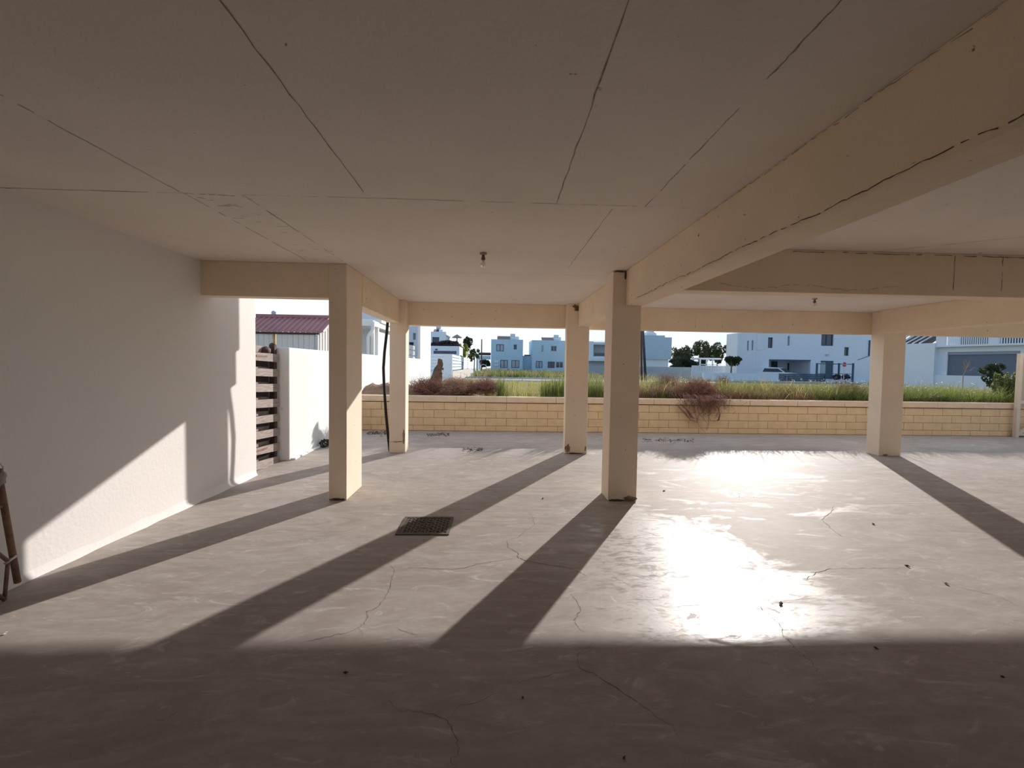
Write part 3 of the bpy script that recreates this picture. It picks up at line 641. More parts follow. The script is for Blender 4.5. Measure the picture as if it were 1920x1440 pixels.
# --- garden shed with the red roof
fr = frY(483, 597, 11.0)
sh = thing('garden_shed', 'white panel shed with red corrugated roof behind the timber gate', 'shed', fr.A, rot=fr.rot)
uR = fr.px(597, 640)[0]; e_z = fr.px(540, 622)[1]; uD0, uD1 = fr.px(510, 640)[0], fr.px(519, 640)[0]
mb = MB()
def ribbed(mb, u0, u1, v, z0, z1, pitch=0.125):
    u = u0
    while u < u1 - 0.01: mb.box(u, min(u + pitch - 0.008, u1), v, v + 0.04, z0, z1); u += pitch
ribbed(mb, -0.35, uD0, 0, 0, e_z - 0.03); ribbed(mb, uD1, uR - 0.02, 0, 0, e_z - 0.06)
mb.build('front_panel', M['panel'], sh, xf=fr.M)
mb = MB()
for k in range(12): mb.box(uR - 0.04, uR - (0.0 if k % 2 else 0.02), 0.03 + k * 0.09, 0.03 + k * 0.09 + 0.086, 0, e_z + 0.02 + (k * 0.09) * 0.52)
mb.build('side_panel', M['panel'], sh, xf=fr.M)
MB().box(uD0 + 0.005, uD0 + 0.05, 0.05, 0.12, 0, e_z - 0.05).build('door_jamb', M['plank'], sh, xf=fr.M)
MB().box(uD0 + 0.05, uD1, 0.25, 0.28, 0, e_z - 0.05).build('doorway', M['dark'], sh, xf=fr.M)
MB().tube([(uR - 0.02, -0.03, 0), (uR - 0.02, -0.03, e_z - 0.05)], 0.022, 8).build('corner_pipe', M['steel'], sh, xf=fr.M)
mb = MB(); prof = []; u = -0.4; rise, run = 0.42, 0.78
while u < uR + 0.03:
    prof += [(u, 0), (u + 0.075, 0), (u + 0.088, 0.03), (u + 0.116, 0.03), (u + 0.13, 0)]; u += 0.13
vs = []
for (uu, h) in prof:
    vs += [(uu, -0.06, e_z + h), (uu, run, e_z + rise + h), (uu, -0.06, e_z + h - 0.02), (uu, run, e_z + rise + h - 0.02)]
fs = []
for i in range(len(prof) - 1):
    a, b_ = i * 4, i * 4 + 4; fs += [(a, b_, b_ + 1, a + 1), (a + 2, a + 3, b_ + 3, b_ + 2), (a, a + 2, b_ + 2, b_), (a + 1, b_ + 1, b_ + 3, a + 3)]
mb.add(vs, fs).build('roof', M['red_roof'], sh, xf=fr.M)
MB().box(-0.4, uR + 0.02, -0.03, 0.02, e_z - 0.06, e_z - 0.015).build('eaves_rail', M['wood_dark'], sh, xf=fr.M)
MB().box(-0.4, uR + 0.02, run - 0.06, run + 0.05, e_z + rise - 0.02, e_z + rise + 0.055).build('ridge_cap', M['red_roof'], sh, xf=fr.M)

# --- house roof behind the shed, floodlight on an added thin mast
fr = Fr(on_y(533, 600, 20), on_y(640, 600, 21.8)); hz = fr.px(560, 593.5)[1]
nb = thing('bungalow', 'white bungalow roof showing above the red shed roof', 'house', fr.A, rot=fr.rot)
MB().box(0, fr.len, 0, 5, 0, hz - 0.25).build('wall', M['white'], nb, xf=fr.M)
MB().box(-0.15, fr.len + .1, -0.25, 5.2, hz - 0.25, hz).build('roof_slab', M['white'], nb, xf=fr.M)
MB().add([(-0.15, -0.25, hz), (-0.15, 5.2, hz), (-1.1, 5.2, hz - .9), (-1.1, -.25, hz - .9), (-.15, -.25, hz - .25), (-.15, 5.2, hz - .25)], [(0, 1, 2, 3), (0, 3, 4), (1, 5, 2), (4, 3, 2, 5)]).build('roof_slope', M['frame_grey'], nb, xf=fr.M)
c = on_y(513, 587, 16)
fm = thing('mast_cowl', 'small grey floodlight head above the red shed roof', 'cowl', (c.x, c.y, 0))  # chimney cowl, not a lamp; its thin mast is unseen and added
MB().tube([(c.x, c.y, 0), (c.x, c.y, c.z - 0.05)], 0.012, 8).build('mast', M['white'], fm)
MB().blob(c, (0.075, 0.07, 0.075), jit=0.12).build('cowl_head', M['frame_grey'], fm, smooth=True)

# --- veranda with the white fascia
X0, Y0 = -3.9, 15.0
vr = thing('veranda', 'white veranda with deep fascia and downpipe above the garden wall', 'veranda', (X0, Y0, 0))
zt0, zb0 = on_y(695, 600.5, Y0).z, on_y(695, 611, Y0).z
MB().box(-7, X0, Y0, 19.3, zb0, zt0).box(-6.9, X0 + .05, 15.9, 19.3, zt0, zt0 + 0.12).build('fascia', M['white'], vr, bevel=0.01)
xp = on_y(699, 640, Y0 + .15).x
for xx in (xp - .05, -6.9): MB().box(xx, xx + 0.1, Y0 + .1, Y0 + .2, 0, zb0).build('post', M['white'], vr)
for ya, yb in ((15.7, 15.85), (17.6, 17.7)): MB().box(X0 - .12, X0 - .02, ya, yb, 0, zb0).build('post', M['white'], vr)
MB().box(X0 - .1, X0 - .05, 15.85, 17.6, 0, zb0 - .12).build('side_screen', M['white'], vr)
MB().box(-7, -4.1, 17.2, 17.4, 0, zb0).build('rear_wall', M['wall'], vr)
q = [on_y(x, y, Y0 - .05) for x, y in ((699.5, 603), (699.5, 616), (697, 621), (691, 629), (690, 634), (690, 668))]; q[-1].z = 0
MB().tube(q, 0.05, 10).build('downpipe', M['white'], vr)

# --- tall white house behind the garden wall
fr = Fr((-6.5, 22.6), (-3.42, 22.6)); gh = thing('town_house', 'tall white house beyond the garden wall with grey shaded front', 'house', fr.A)
MB().box(-3.42, -3.3, 20.72, 24.1, 0, 6.2).build('wing_wall', M['white'], gh)
w1, w2 = fr.rect(774.5, 624.5, 779.5, 637), fr.rect(767, 641.5, 775.5, 647.5)
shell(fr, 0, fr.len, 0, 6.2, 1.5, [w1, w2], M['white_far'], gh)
window(fr, w1, gh, glass='glass_pale', frm='frame_grey', bars=0); window(fr, w2, gh, bars=0)
mb = MB()
cu = thing('cushion_stack', 'pile of plump white slabs showing above the garden wall beside the house', 'cushions', (-3.65, 20.3, 0))
u0, u1 = on_y(766.5, 660, 20.3).x, on_y(776.8, 660, 20.3).x
MB().box(u0, u1, 20.25, 20.6, 0, 1.80).build('stand', M['frame_grey'], cu)
for k, (ya, yb) in enumerate(((647, 655), (657, 665), (667, 672))):
    for s_ in (0, 1):
        a = u0 + (u1 - u0) * (0.02 + 0.5 * s_); b_ = u0 + (u1 - u0) * (0.49 + 0.5 * s_); sag = 0.03 * s_
        MB().box(a, b_, 20.15, 20.6, on_y(775, yb, 20.3).z - sag, on_y(775, ya, 20.3).z - sag).build('cushion', M['white'], cu, bevel=0.03)

# --- slatted fence, flat-roofed box, house with solar tank, hedge
fr = frY(790, 847.5, 31); fc = thing('slat_fence', 'white horizontal slat fence on a masonry base turning a corner', 'fence', fr.A)
ztp, zbs = fr.px(830, 664)[1], 0.2
xE = on_y(847.5, 690, 31).x
mb = MB(); mb2 = MB(); n = 5; hh = 0.62 / n
for k in range(n):
    z1 = ztp - k * 0.22; mb.box(0, fr.len - .55, 0, 0.05, z1 - 0.17, z1)
    mb2.box(xE - .05, xE, 31.05, 40, z1 - 0.17, z1).box(xE - .05, xE, 43, 55, z1 - 0.17, z1)
mb.build('slat_panel', M['white_far'], fc, xf=fr.M); mb2.build('slat_panel', M['white_far'], fc)
MB().box(fr.len - .55, fr.len, -0.02, 0.18, zbs, ztp + 0.02).build('corner_pier', M['white_far'], fc, xf=fr.M)
MB().box(0, fr.len - .55, 0, 0.15, 0, ztp - 1.15).build('masonry_base', M['white_far'], fc, xf=fr.M)
MB().box(xE - .2, xE + .03, 31.2, 55, 0, ztp - 1.15).build('masonry_base', M['stone'], fc)
fr = frY(790, 861, 45); bx = thing('garage', 'flat-roofed white garage with a dark slot window behind the slat fence', 'garage', fr.A)
sw = fr.rect(813, 658, 856, 663.5); s2 = fr.rect(816, 654, 820.5, 656.8); zt_ = fr.px(830, 648.8)[1]
shell(fr, 0, fr.len, 0, zt_, 5, [sw], M['white_far'], bx); window(fr, sw, bx, bars=0)
MB().box(s2[0], s2[1], -0.05, 0.02, s2[2], s2[3]).build('vent', M['frame_blue'], bx, xf=fr.M)
xr = fr.len
MB().box(xr - .01, xr + .03, 1.0, 4.2, zt_ - 2.2, zt_ - 0.85).build('window', M['glass'], bx, xf=fr.M)
fr = frY(792, 836, 60); ho = thing('solar_house', 'white two-storey house with solar heater behind the purple hedge', 'house', fr.A)
w1 = fr.rect(810.5, 632, 823.5, 646); zt_ = fr.px(820, 622)[1]
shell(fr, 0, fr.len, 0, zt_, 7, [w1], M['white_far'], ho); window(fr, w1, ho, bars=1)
q = fr.rect(823, 618, 830, 623, 1); MB().box(q[0], q[1], 1, 3, zt_ - .4, q[3]).build('roof_bulkhead', M['white_far'], ho, xf=fr.M)
solar(fr, ho, 812, 822, 616, 622.5, 818, 827, 609.5, 617, 0.8)
q = fr.rect(836, 627, 845, 633); MB().prism([(q[0], q[3]), (q[1], q[2] + .1), (q[1], q[2]), (q[0], q[2] + .35)], 0, 5, 'y').build('canopy', M['white_far'], ho, xf=fr.M)
MB().bar((q[1] - .5, .2, 0), (q[1] - .5, .2, q[2] + .1), 0.15).build('canopy_post', M['white_far'], ho, xf=fr.M)

def foliage_tree(name, label, cat, px, py0, py1, Y, wpx, leafm, n=900, leaf=0.16, trunk=True, clumps=12, group=None, zbase=None, seed=1, depth=0.8, open_=1.0):
    c = on_y(px, (py0 + py1) / 2, Y); H_ = (py1 - py0) / FPX * Y; W_ = wpx / FPX * Y; zb = gz(c.x, Y) if c.x > -3.3 else 0.0
    t_ = thing(name, label, cat, (c.x, Y, zb), group); g = np.random.default_rng(seed); Vs = []
    for k in range(clumps):
        d = g.uniform(-1, 1, 3); cc = (c.x + d[0] * W_ * 0.36, Y + d[1] * W_ * 0.36 * depth, c.z + d[2] * H_ * 0.34 * (1 - .3 * abs(d[0])))
        rr = np.array((W_ * 0.22 * open_, W_ * 0.22 * depth * open_, H_ * 0.2 * open_)) * g.uniform(.6, 1.15); Vs.append(leafball(cc, rr, n // clumps, leaf, seed * 31 + k))
    V = np.concatenate(Vs); arr_mesh('foliage', V, quads(V), leafm, t_)
    if trunk:
        mb = MB().tube([(c.x, Y, zb), (c.x + 0.05, Y, c.z - H_ * 0.25), (c.x, Y, c.z + H_ * 0.2)], [W_ * 0.03 + 0.03, W_ * 0.025 + 0.02, 0.02], 7)
        for k in range(5):
            d = g.uniform(-1, 1, 3); mb.tube([(c.x, Y, c.z - H_ * 0.2), (c.x + d[0] * W_ * 0.3, Y + d[1] * W_ * 0.25, c.z + d[2] * H_ * 0.25)], [0.04, 0.015], 5)
        mb.build('trunk', M['bark'], t_)
    return t_
foliage_tree('purple_hedge', 'dark purple hedge above the white garage roof', 'hedge', 837, 638, 650, 53.5, 58, M['leaf_purple'], 2600, 0.16, clumps=14, seed=5)
um = on_y(857, 629, 56.5); ub = thing('thatched_parasol', 'thatched parasol rising out of the purple hedge', 'parasol', (um.x, 56.5, 0))
MB().lathe([(0.62, 0.0), (0.56, 0.12), (0.05, 0.42)], (um.x, 56.5, um.z - .3), 18).build('thatch_roof', M['thatch'], ub)
MB().tube([(um.x, 56.5, 0), (um.x, 56.5, um.z - .1)], 0.06, 8).build('pole', M['pole_brown'], ub)
foliage_tree('garden_tree', 'lime green leafy tree beside the garage', 'tree', 868, 640, 672, 54, 17, M['leaf_lime'], 1500, 0.12, seed=6)
foliage_tree('garden_tree', 'dark tall tree behind the lime green one', 'tree', 877, 626, 660, 62, 15, M['leaf_dark'], 900, 0.16, seed=7)
foliage_tree('garden_tree', 'thin open-crowned tree left of the wooden pole', 'tree', 889, 648, 684, 60, 22, M['leaf_green'], 1000, 0.13, seed=8, open_=0.8)

# --- two pale blue houses
def blue_house(x0, x1, yt, Y, label, ups, downs, sol, extra=None):
    fr = frY(x0, x1, Y); t_ = thing('blue_house', label, 'house', fr.A, 'pale blue houses across the road')
    zt_ = fr.px((x0 + x1) / 2, yt)[1]; zb = 0.25
    hs = [(fr.rect(*u), k) for u, k in ups + downs]
    shell(fr, 0, fr.len, zb, zt_, 8, [h for h, _ in hs], M['blue_far'], t_)
    for h, k in hs: window(fr, h, t_, glass=k[0], frm=k[1], bars=k[2], v=0.1)
    solar(fr, t_, *sol)
    return fr, t_
D1, D2, D3 = ('glass', 'frame_blue', 1), ('glass_pale', 'frame_grey', 0), ('glass_pale', 'frame_blue', 1)
fa, ha = blue_house(920.4, 980, 636.5, 88, 'pale blue two-storey house, left one of the pair across the road',
    [((930.5, 645.5, 944.7, 658.7), D3), ((963.3, 646, 968.8, 655.2), ('glass', 'frame_blue', 0))], [((938, 675, 952, 690), D3), ((959, 675.4, 973.7, 690), D3)],
    (932.5, 957, 629.5, 636.5, 957, 966, 625.7, 631.2, 1.5, (957, 631, 973, 637)))
for (a, b_) in ((677, 680), (682.8, 686)):
    q = fa.rect(927, a, 934.5, b_); MB().box(q[0], q[1], -0.3, 0, q[2], q[3]).build('air_conditioner', M['white_far'], ha, xf=fa.M)
fb, hb = blue_house(997, 1064, 638.3, 88, 'pale blue two-storey house half hidden by the far column, right one of the pair',
    [((1015.3, 647, 1019.3, 660), D2), ((1032.8, 648, 1044, 659), ('glass', 'frame_grey', 1))], [((1004.7, 677, 1017, 690), D3), ((1027, 678, 1040, 690), D1), ((1042, 678, 1056, 690), ('glass', 'frame_grey', 1))],
    (1016, 1038.5, 632, 638.3, 1038.5, 1047.5, 627.7, 632.7, 1.5, (1037, 632, 1052, 638.5)))
fr = frY(980, 997, 90); ln_ = thing('yard_wall', 'low pale blue wall linking the two blue houses', 'wall', fr.A)
q = fr.rect(980, 667, 997, 690); MB().box(0, fr.len, 0, .3, .2, q[3]).build('wall_panel', M['blue_far'], ln_, xf=fr.M); MB().box(.3, fr.len - .3, -.1, .4, q[3], q[3] + .2).build('capping', M['tile'], ln_, xf=fr.M)
fr = frY(893, 920, 92); po = thing('porch', 'low porch with dark roof and white post left of the blue house', 'porch', fr.A)
q = fr.rect(897, 661, 920, 665.5); MB().box(q[0], q[1], 0, 4, q[2], q[3]).build('roof', M['tile'], po, xf=fr.M)
q = fr.rect(893, 667, 920, 674); MB().box(q[0], q[1], -.3, 0, q[2], q[3]).build('lintel', M['blue_far'], po, xf=fr.M)
q = fr.rect(898, 673, 900.5, 692); MB().box(q[0], q[1], -.3, -.05, q[2], q[3]).build('post', M['white'], po, xf=fr.M)
MB().box(*fr.rect(893, 674, 897, 690)[:2], 0, .2, .2, fr.rect(893, 674, 897, 690)[3]).build('side_wall', M['blue_far'], po, xf=fr.M)
a_ = [on_y(x, y, 80) for x, y in ((901, 690), (901.5, 685), (906, 683.3), (911, 684.5), (913, 691))]
a_[0].z = a_[-1].z = gz(0, 80)
tag(MB().tube(a_, 0.06, 7).build('hoop_rail', M['white'], loc=a_[0]), 'white hoop rail on the grass before the porch', 'rail')
foliage_tree('hedge', 'dark green hedge under the porch beside the blue house', 'hedge', 910, 674, 691, 90, 19, M['leaf_dark'], 900, 0.22, seed=9, trunk=False)
c = on_y(903.3, 636, 86)
tag(MB().tube([(c.x, 86, 0.25), (c.x, 86, c.z)], [0.13, 0.10], 8).build('utility_pole', M['pole_brown'], loc=(c.x, 86, .25)), 'thin distant wooden pole left of the pale blue house', 'pole', 'utility poles')

# --- big blue-grey house behind the middle column
fr = frY(1104.7, 1259, 74); bg_ = thing('grey_house', 'large blue-grey modern house behind the middle column', 'house', fr.A)
rc = fr.rect(1114, 640.5, 1150, 668); zt_ = fr.px(1110, 639.5)[1]; zs = fr.px(1110, 671.5)[1]; us = fr.px(1150, 660)[0]
shell(fr, 0, us, zs, zt_, 8, [rc], M['white_far'], bg_, v0=0.5)
MB().box(rc[0], us, 2.2, 2.3, rc[2], rc[3]).build('loggia_wall', M['grey_wall'], bg_, xf=fr.M)
q = fr.rect(1116, 662, 1140, 668, 1.8); MB().box(q[0], q[1], 2.05, 2.19, q[2], q[3]).build('window', M['glass'], bg_, xf=fr.M)
MB().box(0, us, 0, 6, zs - .45, zs).build('balcony_slab', M['white_far'], bg_, xf=fr.M)
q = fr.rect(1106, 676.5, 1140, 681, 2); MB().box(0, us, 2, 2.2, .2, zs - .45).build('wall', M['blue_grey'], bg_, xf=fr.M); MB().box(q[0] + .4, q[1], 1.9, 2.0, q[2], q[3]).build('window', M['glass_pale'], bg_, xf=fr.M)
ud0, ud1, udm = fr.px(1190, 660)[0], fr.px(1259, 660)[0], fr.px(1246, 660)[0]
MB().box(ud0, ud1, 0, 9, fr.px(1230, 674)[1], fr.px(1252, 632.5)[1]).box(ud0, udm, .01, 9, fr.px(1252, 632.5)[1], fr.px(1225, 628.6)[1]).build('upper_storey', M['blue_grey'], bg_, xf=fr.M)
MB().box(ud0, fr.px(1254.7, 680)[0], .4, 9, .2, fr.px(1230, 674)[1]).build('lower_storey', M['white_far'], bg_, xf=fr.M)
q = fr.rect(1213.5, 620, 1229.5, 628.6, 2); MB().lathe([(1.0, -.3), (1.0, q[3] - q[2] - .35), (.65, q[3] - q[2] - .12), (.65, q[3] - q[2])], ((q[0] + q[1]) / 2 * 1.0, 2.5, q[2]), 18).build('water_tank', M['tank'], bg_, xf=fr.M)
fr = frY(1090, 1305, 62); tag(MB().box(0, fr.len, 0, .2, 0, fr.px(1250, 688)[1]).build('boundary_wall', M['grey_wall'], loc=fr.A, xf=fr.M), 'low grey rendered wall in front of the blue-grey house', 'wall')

# --- trees between the houses
for i, (px, y0, y1, w, mm, n, lab) in enumerate((
        (1270, 640, 692, 34, 'leaf_olive', 1600, 'olive tree with feathery top right beside the blue-grey house'), (1290, 642, 690, 26, 'leaf_olive', 700, 'thin see-through tree between two dense trees'),
        (1318, 633, 692, 36, 'leaf_olive', 2600, 'big rounded dark tree, tallest of the row'), (1345, 637, 690, 36, 'leaf_olive', 2000, 'rounded tree nearest the big white house'))):
    foliage_tree('field_tree', lab, 'tree', px, y0, y1, 92, w, M[mm], n, 0.26, clumps=10, seed=20 + i, group='row of trees between the houses')
foliage_tree('hedge', 'dark hedge below the row of trees', 'hedge', 1284, 670, 696, 88, 62, M['leaf_dark'], 2600, 0.3, clumps=14, seed=33, trunk=False)
fr = frY(1298, 1400, 56); wt = thing('garden_wall', 'pale wall with perforated block top below the small pergola', 'wall', fr.A)
z1 = fr.px(1320, 685.5)[1]; uE = fr.px(1372, 690)[0]
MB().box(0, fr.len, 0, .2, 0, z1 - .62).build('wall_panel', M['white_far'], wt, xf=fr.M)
mb = MB().box(0, uE, 0, .2, z1 - .12, z1); k = 0.0
while k < uE: mb.box(k, k + .28, .02, .18, z1 - .62, z1 - .12); k += .32
mb.build('perforated_block', M['white_far'], wt, xf=fr.M)
fr = frY(1312, 1352, 60); pg = thing('pergola', 'small white flat pergola above the perforated wall', 'pergola', fr.A)
z1 = fr.px(1330, 671)[1]; MB().box(0, fr.len, 0, 3, z1 - .22, z1).build('roof', M['white_far'], pg, xf=fr.M)
for px in (1313.5, 1325.5, 1337):
    u = fr.px(px, 680)[0]; MB().box(u - .07, u + .07, 0.05, .2, 0, z1 - .22).build('post', M['white_far'], pg, xf=fr.M)
MB().box(0, fr.len, .05, .12, fr.px(1330, 683.5)[1] - .03, fr.px(1330, 683.5)[1] + .05).build('rail', M['white_far'], pg, xf=fr.M)
foliage_tree('citrus_tree', 'small dark citrus tree at the corner of the white house', 'tree', 1371, 666, 688, 47.8, 33, M['leaf_dark'], 1500, 0.13, seed=41)

# --- big white house on the right
fr = frY(1381, 1660, 50); wh = thing('white_house', 'big white house with carport, seen left of the right column', 'house', fr.A)
D = lambda *r: fr.rect(*r)
win = [(D(1401, 639, 1404.2, 657.5), D2), (D(1409.5, 638, 1413, 657), D2), (D(1440, 632.5, 1449, 652.5), ('glass', 'frame_blue', 0)), (D(1476.7, 630, 1481, 648), D2), (D(1540, 626, 1563, 648.5), D1), (D(1583, 651, 1591.7, 667), ('glass', 'frame_blue', 0))]
cp = D(1441, 675.5, 1519, 730); cp = (cp[0], cp[1], 0.0, cp[3]); dr = D(1538, 676.5, 1562.5, 716); dr = (dr[0], dr[1], 0.0, dr[3])
zroof = 6.6; uS = fr.px(1419, 640)[0]; zL = fr.px(1400, 624.5)[1]
hs = [w for w, _ in win]
MB().wall_holes(uS, fr.len, 0, zroof, hs[2:] + [cp, dr], 0, .25).box(fr.len - .25, fr.len, .25, 4.5, 0, zroof).box(uS, uS + .25, .25, 3.2, zL - .2, zroof).box(uS + .25, fr.len - .25, .25, 4.5, zroof - .4, zroof - .2).build('wall', M['white_far'], wh, xf=fr.M)
MB().wall_holes(0, uS, 0, zL, hs[:2], .02, .25).box(0, .25, .25, 2.4, 0, zL).box(.25, uS, .25, 2.4, zL - .3, zL - .1).build('wing_wall', M['white_far'], wh, xf=fr.M)
uP = fr.px(1429, 640)[0]; MB().box(uS, uP, -.12, 0, fr.px(1424, 656)[1], zroof).build('pilaster', M['white_far'], wh, xf=fr.M)
fr2 = Fr(on_y(1362, 690, 53.5), fr.A); hw = [fr2.rect(1366, 641, 1368.8, 658.5), fr2.rect(1373, 641, 1376, 658)]
MB().wall_holes(0, fr2.len, 0, fr2.px(1372, 628)[1], hw, 0, .22).build('wing_wall', M['white_far'], wh, xf=fr2.M)
for h in hw: window(fr2, h, wh, glass='glass_pale', frm='frame_grey', bars=0)
for h, k in win: window(fr, h, wh, glass=k[0], frm=k[1], bars=k[2], v=.18)
MB().box(cp[0] - .3, cp[1] + .3, 4.2, 4.3, 0, cp[3] + .1).build('carport_rear_wall', M['white_far'], wh, xf=fr.M)
MB().box(cp[0] - .3, cp[1] + .3, .25, 4.3, cp[3] + .02, cp[3] + .12).build('carport_soffit', M['white_far'], wh, xf=fr.M)
MB().box(cp[0] - .35, cp[0] - .25, .25, 4.3, 0, cp[3] + .1).box(cp[1] + .25, cp[1] + .35, .25, 4.3, 0, cp[3] + .1).build('carport_side_wall', M['white_far'], wh, xf=fr.M)
MB().box(cp[0], cp[1], -.03, .0, cp[3] - .02, cp[3] + .07).build('carport_lintel', M['frame_blue'], wh, xf=fr.M)
for r_, nm in (((1446, 677.5, 1457, 712), 'carport_door'), ((1476.7, 681, 1481.7, 696), 'carport_window'), ((1505.5, 683, 1514.7, 699), 'carport_window')):
    q = fr.rect(*r_, 4.15); MB().box(q[0], q[1], 4.1, 4.2, max(q[2], 0), q[3]).build(nm, M['glass'], wh, xf=fr.M)
dp = MB().box(dr[0], dr[1], .12, .2, 0, dr[3]).build('front_door', M['gate_blue'], wh, xf=fr.M)
um_ = (dr[0] + dr[1]) / 2; MB().box(dr[0] + .1, um_ - .1, .10, .125, .3, dr[3] - .2).build('glass_panel', M['glass_pale'], dp, xf=fr.M)
q = fr.px(1550, 665.5); MB().box(q[0] - .15, q[0] + .15, -.2, 0, q[1] - .06, q[1] + .06).build('wall_lamp', M['frame_grey'], wh, xf=fr.M)
q0, q1 = fr.px(1630, 638), fr.px(1630, 667); MB().box(q0[0] - .06, q0[0] + .06, -.1, 0, q1[1], q0[1]).build('downpipe', M['frame_blue'], wh, xf=fr.M)
q2 = fr.px(1607, 675); MB().tube([(q1[0], -.08, q1[1]), (q2[0], -.08, q2[1])], .025, 6).build('cable', M['frame_blue'], wh, xf=fr.M)
# forecourt: walls, gate, frame, sign, pots
fg = frY(1400, 1660, 46)
gf = thing('front_wall', 'white front boundary wall before the big white house', 'wall', fg.A)
ua, ub_ = fg.px(1460, 710)[0], fg.px(1548, 710)[0]
MB().box(-4.5, ua, 0, .2, 0, fg.px(1450, 700.5)[1]).build('wall_panel', M['white_far'], gf, xf=fg.M)
MB().box(ub_, fg.px(1592, 715)[0], 0, .2, 0, fg.px(1565, 711)[1]).build('wall_panel', M['white_far'], gf, xf=fg.M)
MB().box(fg.px(1592, 715)[0], fg.px(1655, 715)[0], 1.2, 1.4, 0, fg.px(1610, 706)[1]).build('wall_panel', M['white_far'], gf, xf=fg.M)
zg1 = fg.px(1500, 702)[1]
gg = thing('sliding_gate', 'dark petrol-blue sliding gate of the white house', 'gate', (fg.M @ Vector(((ua + ub_) / 2, 0, 0))), rot=fg.rot)
mb = MB(); k = 0.08
while k < zg1: mb.box(ua + .05, ub_ - .05, .05, .09, k, min(k + .18, zg1)); k += .2
mb.build('gate_board', M['gate_blue'], gg, xf=fg.M)
MB().box(ua, ua + .08, .03, .11, 0, zg1 + .05).box(ub_ - .08, ub_, .03, .11, 0, zg1 + .05).box(ua, ub_, .03, .11, zg1, zg1 + .06).build('gate_frame', M['gate_blue'], gg, xf=fg.M)
fp = frY(1530, 1602, 47); pf = thing('garden_pergola', 'dark steel open pergola frame before the front door', 'pergola', fp.A)
for px in (1532.5, 1574, 1600.5):
    u = fp.px(px, 690)[0]; MB().box(u - .07, u + .07, 0, .14, 0, fp.px(px, 681)[1]).build('post', M['gate_blue'], pf, xf=fp.M)
z1 = fp.px(1570, 682.5)[1]; uA, uB = fp.px(1532.5, 690)[0], fp.px(1600.5, 690)[0]
MB().box(uA, uB, .04, .10, z1 - .04, z1 + .04).build('top_rail', M['gate_blue'], pf, xf=fp.M); z1 = fp.px(1570, 701)[1]; MB().box(uA, uB, .05, .09, z1 - .03, z1 + .03).build('low_rail', M['gate_blue'], pf, xf=fp.M)
c = on_y(1583.5, 683.5, 44); zb = gz(c.x, 44)
sg = thing('stop_sign', 'red octagonal stop sign on a thin pole by the white house', 'sign', (c.x, 44, zb))
def octo(r): return [(c.x + r * math.cos(math.pi / 8 + k * math.pi / 4), c.z + r * math.sin(math.pi / 8 + k * math.pi / 4)) for k in range(8)]
MB().prism(octo(.235), 44, 44.02, 'y').build('sign_plate', M['sign_red'], sg)
MB().prism(octo(.255), 44.005, 44.018, 'y').build('sign_rim', M['sign_white'], sg)
MB().tube([(c.x, 44.05, zb), (c.x, 44.05, c.z + .1)], .03, 8).build('pole', M['steel'], sg)
cu_ = bpy.data.curves.new('stop_text', 'FONT'); cu_.body = 'STOP'; cu_.size = .2; cu_.extrude = .004; cu_.align_x = 'CENTER'; cu_.align_y = 'CENTER'
tmp = bpy.data.objects.new('tmp', cu_); col.objects.link(tmp); dg = bpy.context.evaluated_depsgraph_get(); me = bpy.data.meshes.new_from_object(tmp.evaluated_get(dg))
bpy.data.objects.remove(tmp); lt = bpy.data.objects.new('lettering', me); me.materials.clear(); me.materials.append(M['sign_white']); col.objects.link(lt); lt.parent = sg
lt.location = (0, -.012, c.z - zb); lt.rotation_euler = (math.pi / 2, 0, 0)
for i, (px, lab) in enumerate(((1569, 'dark potted shrub left of the stop sign pole'), (1586, 'dark potted shrub right below the stop sign'))):
    c = on_y(px, 707, 45.2); t_ = thing('potted_shrub', lab, 'plant', (c.x, 45.2, gz(c.x, 45.2)), 'potted shrubs by the front wall'); zb = gz(c.x, 45.2)
    MB().lathe([(.22, 0), (.30, .42), (.27, .42)], (c.x, 45.2, zb), 14).build('pot', M['stone'], t_)
    V = leafball((c.x, 45.2, c.z), (.42, .3, .30), 260, .09, 60 + i); arr_mesh('foliage', V, quads(V), M['leaf_purple'], t_)
    MB().tube([(c.x, 45.2, zb + .4), (c.x, 45.2, c.z)], .03, 6).build('stem', M['bark'], t_)

# white hatchback in the carport
struct(MB().box(cp[0] - .4, cp[1] + 4, -3.6, 4.4, 0, .34).build('forecourt', M['kerb'], xf=fr.M))
cc = on_y(1463, 700, 48.6); zb = 0.34
car = thing('car', 'white car parked under the carport of the white house', 'car', (cc.x, 48.9, zb), rot=math.radians(-58))
CM = WM[car.name]
body = [(-1.95, .30), (-1.98, .75), (-1.85, .98), (-1.2, 1.02), (.9, .98), (1.75, .86), (1.98, .65), (1.98, .30), (1.6, .22), (-1.6, .22)]
def car_loft(prof, w0, wtop, z_split):
    vs = []; n = len(prof)
    for sgn in (-1, 1):
        for x, z in prof: vs.append((x, sgn * (w0 if z < z_split else wtop), z))
    return MB().add(vs, [tuple(range(n)), tuple(range(n, 2 * n))[::-1]] + [(i, n + i, n + (i + 1) % n, (i + 1) % n) for i in range(n)])
car_loft(body, .88, .82, .9).build('body', M['car_white'], car, xf=CM, bevel=.05)
cab = [(-1.80, .96), (-1.45, 1.40), (-.9, 1.52), (.0, 1.50), (.35, 1.40), (1.05, .96)]
n = len(cab); vs = []
for sgn in (-1, 1):
    for x, z in cab: vs.append((x, sgn * (.80 if z < 1.1 else .60), z))
MB().add(vs, [tuple(range(n)), tuple(range(n, 2 * n))[::-1]] + [(i, n + i, n + (i + 1) % n, (i + 1) % n) for i in range(n)]).build('cabin', M['car_white'], car, xf=CM, bevel=.03)
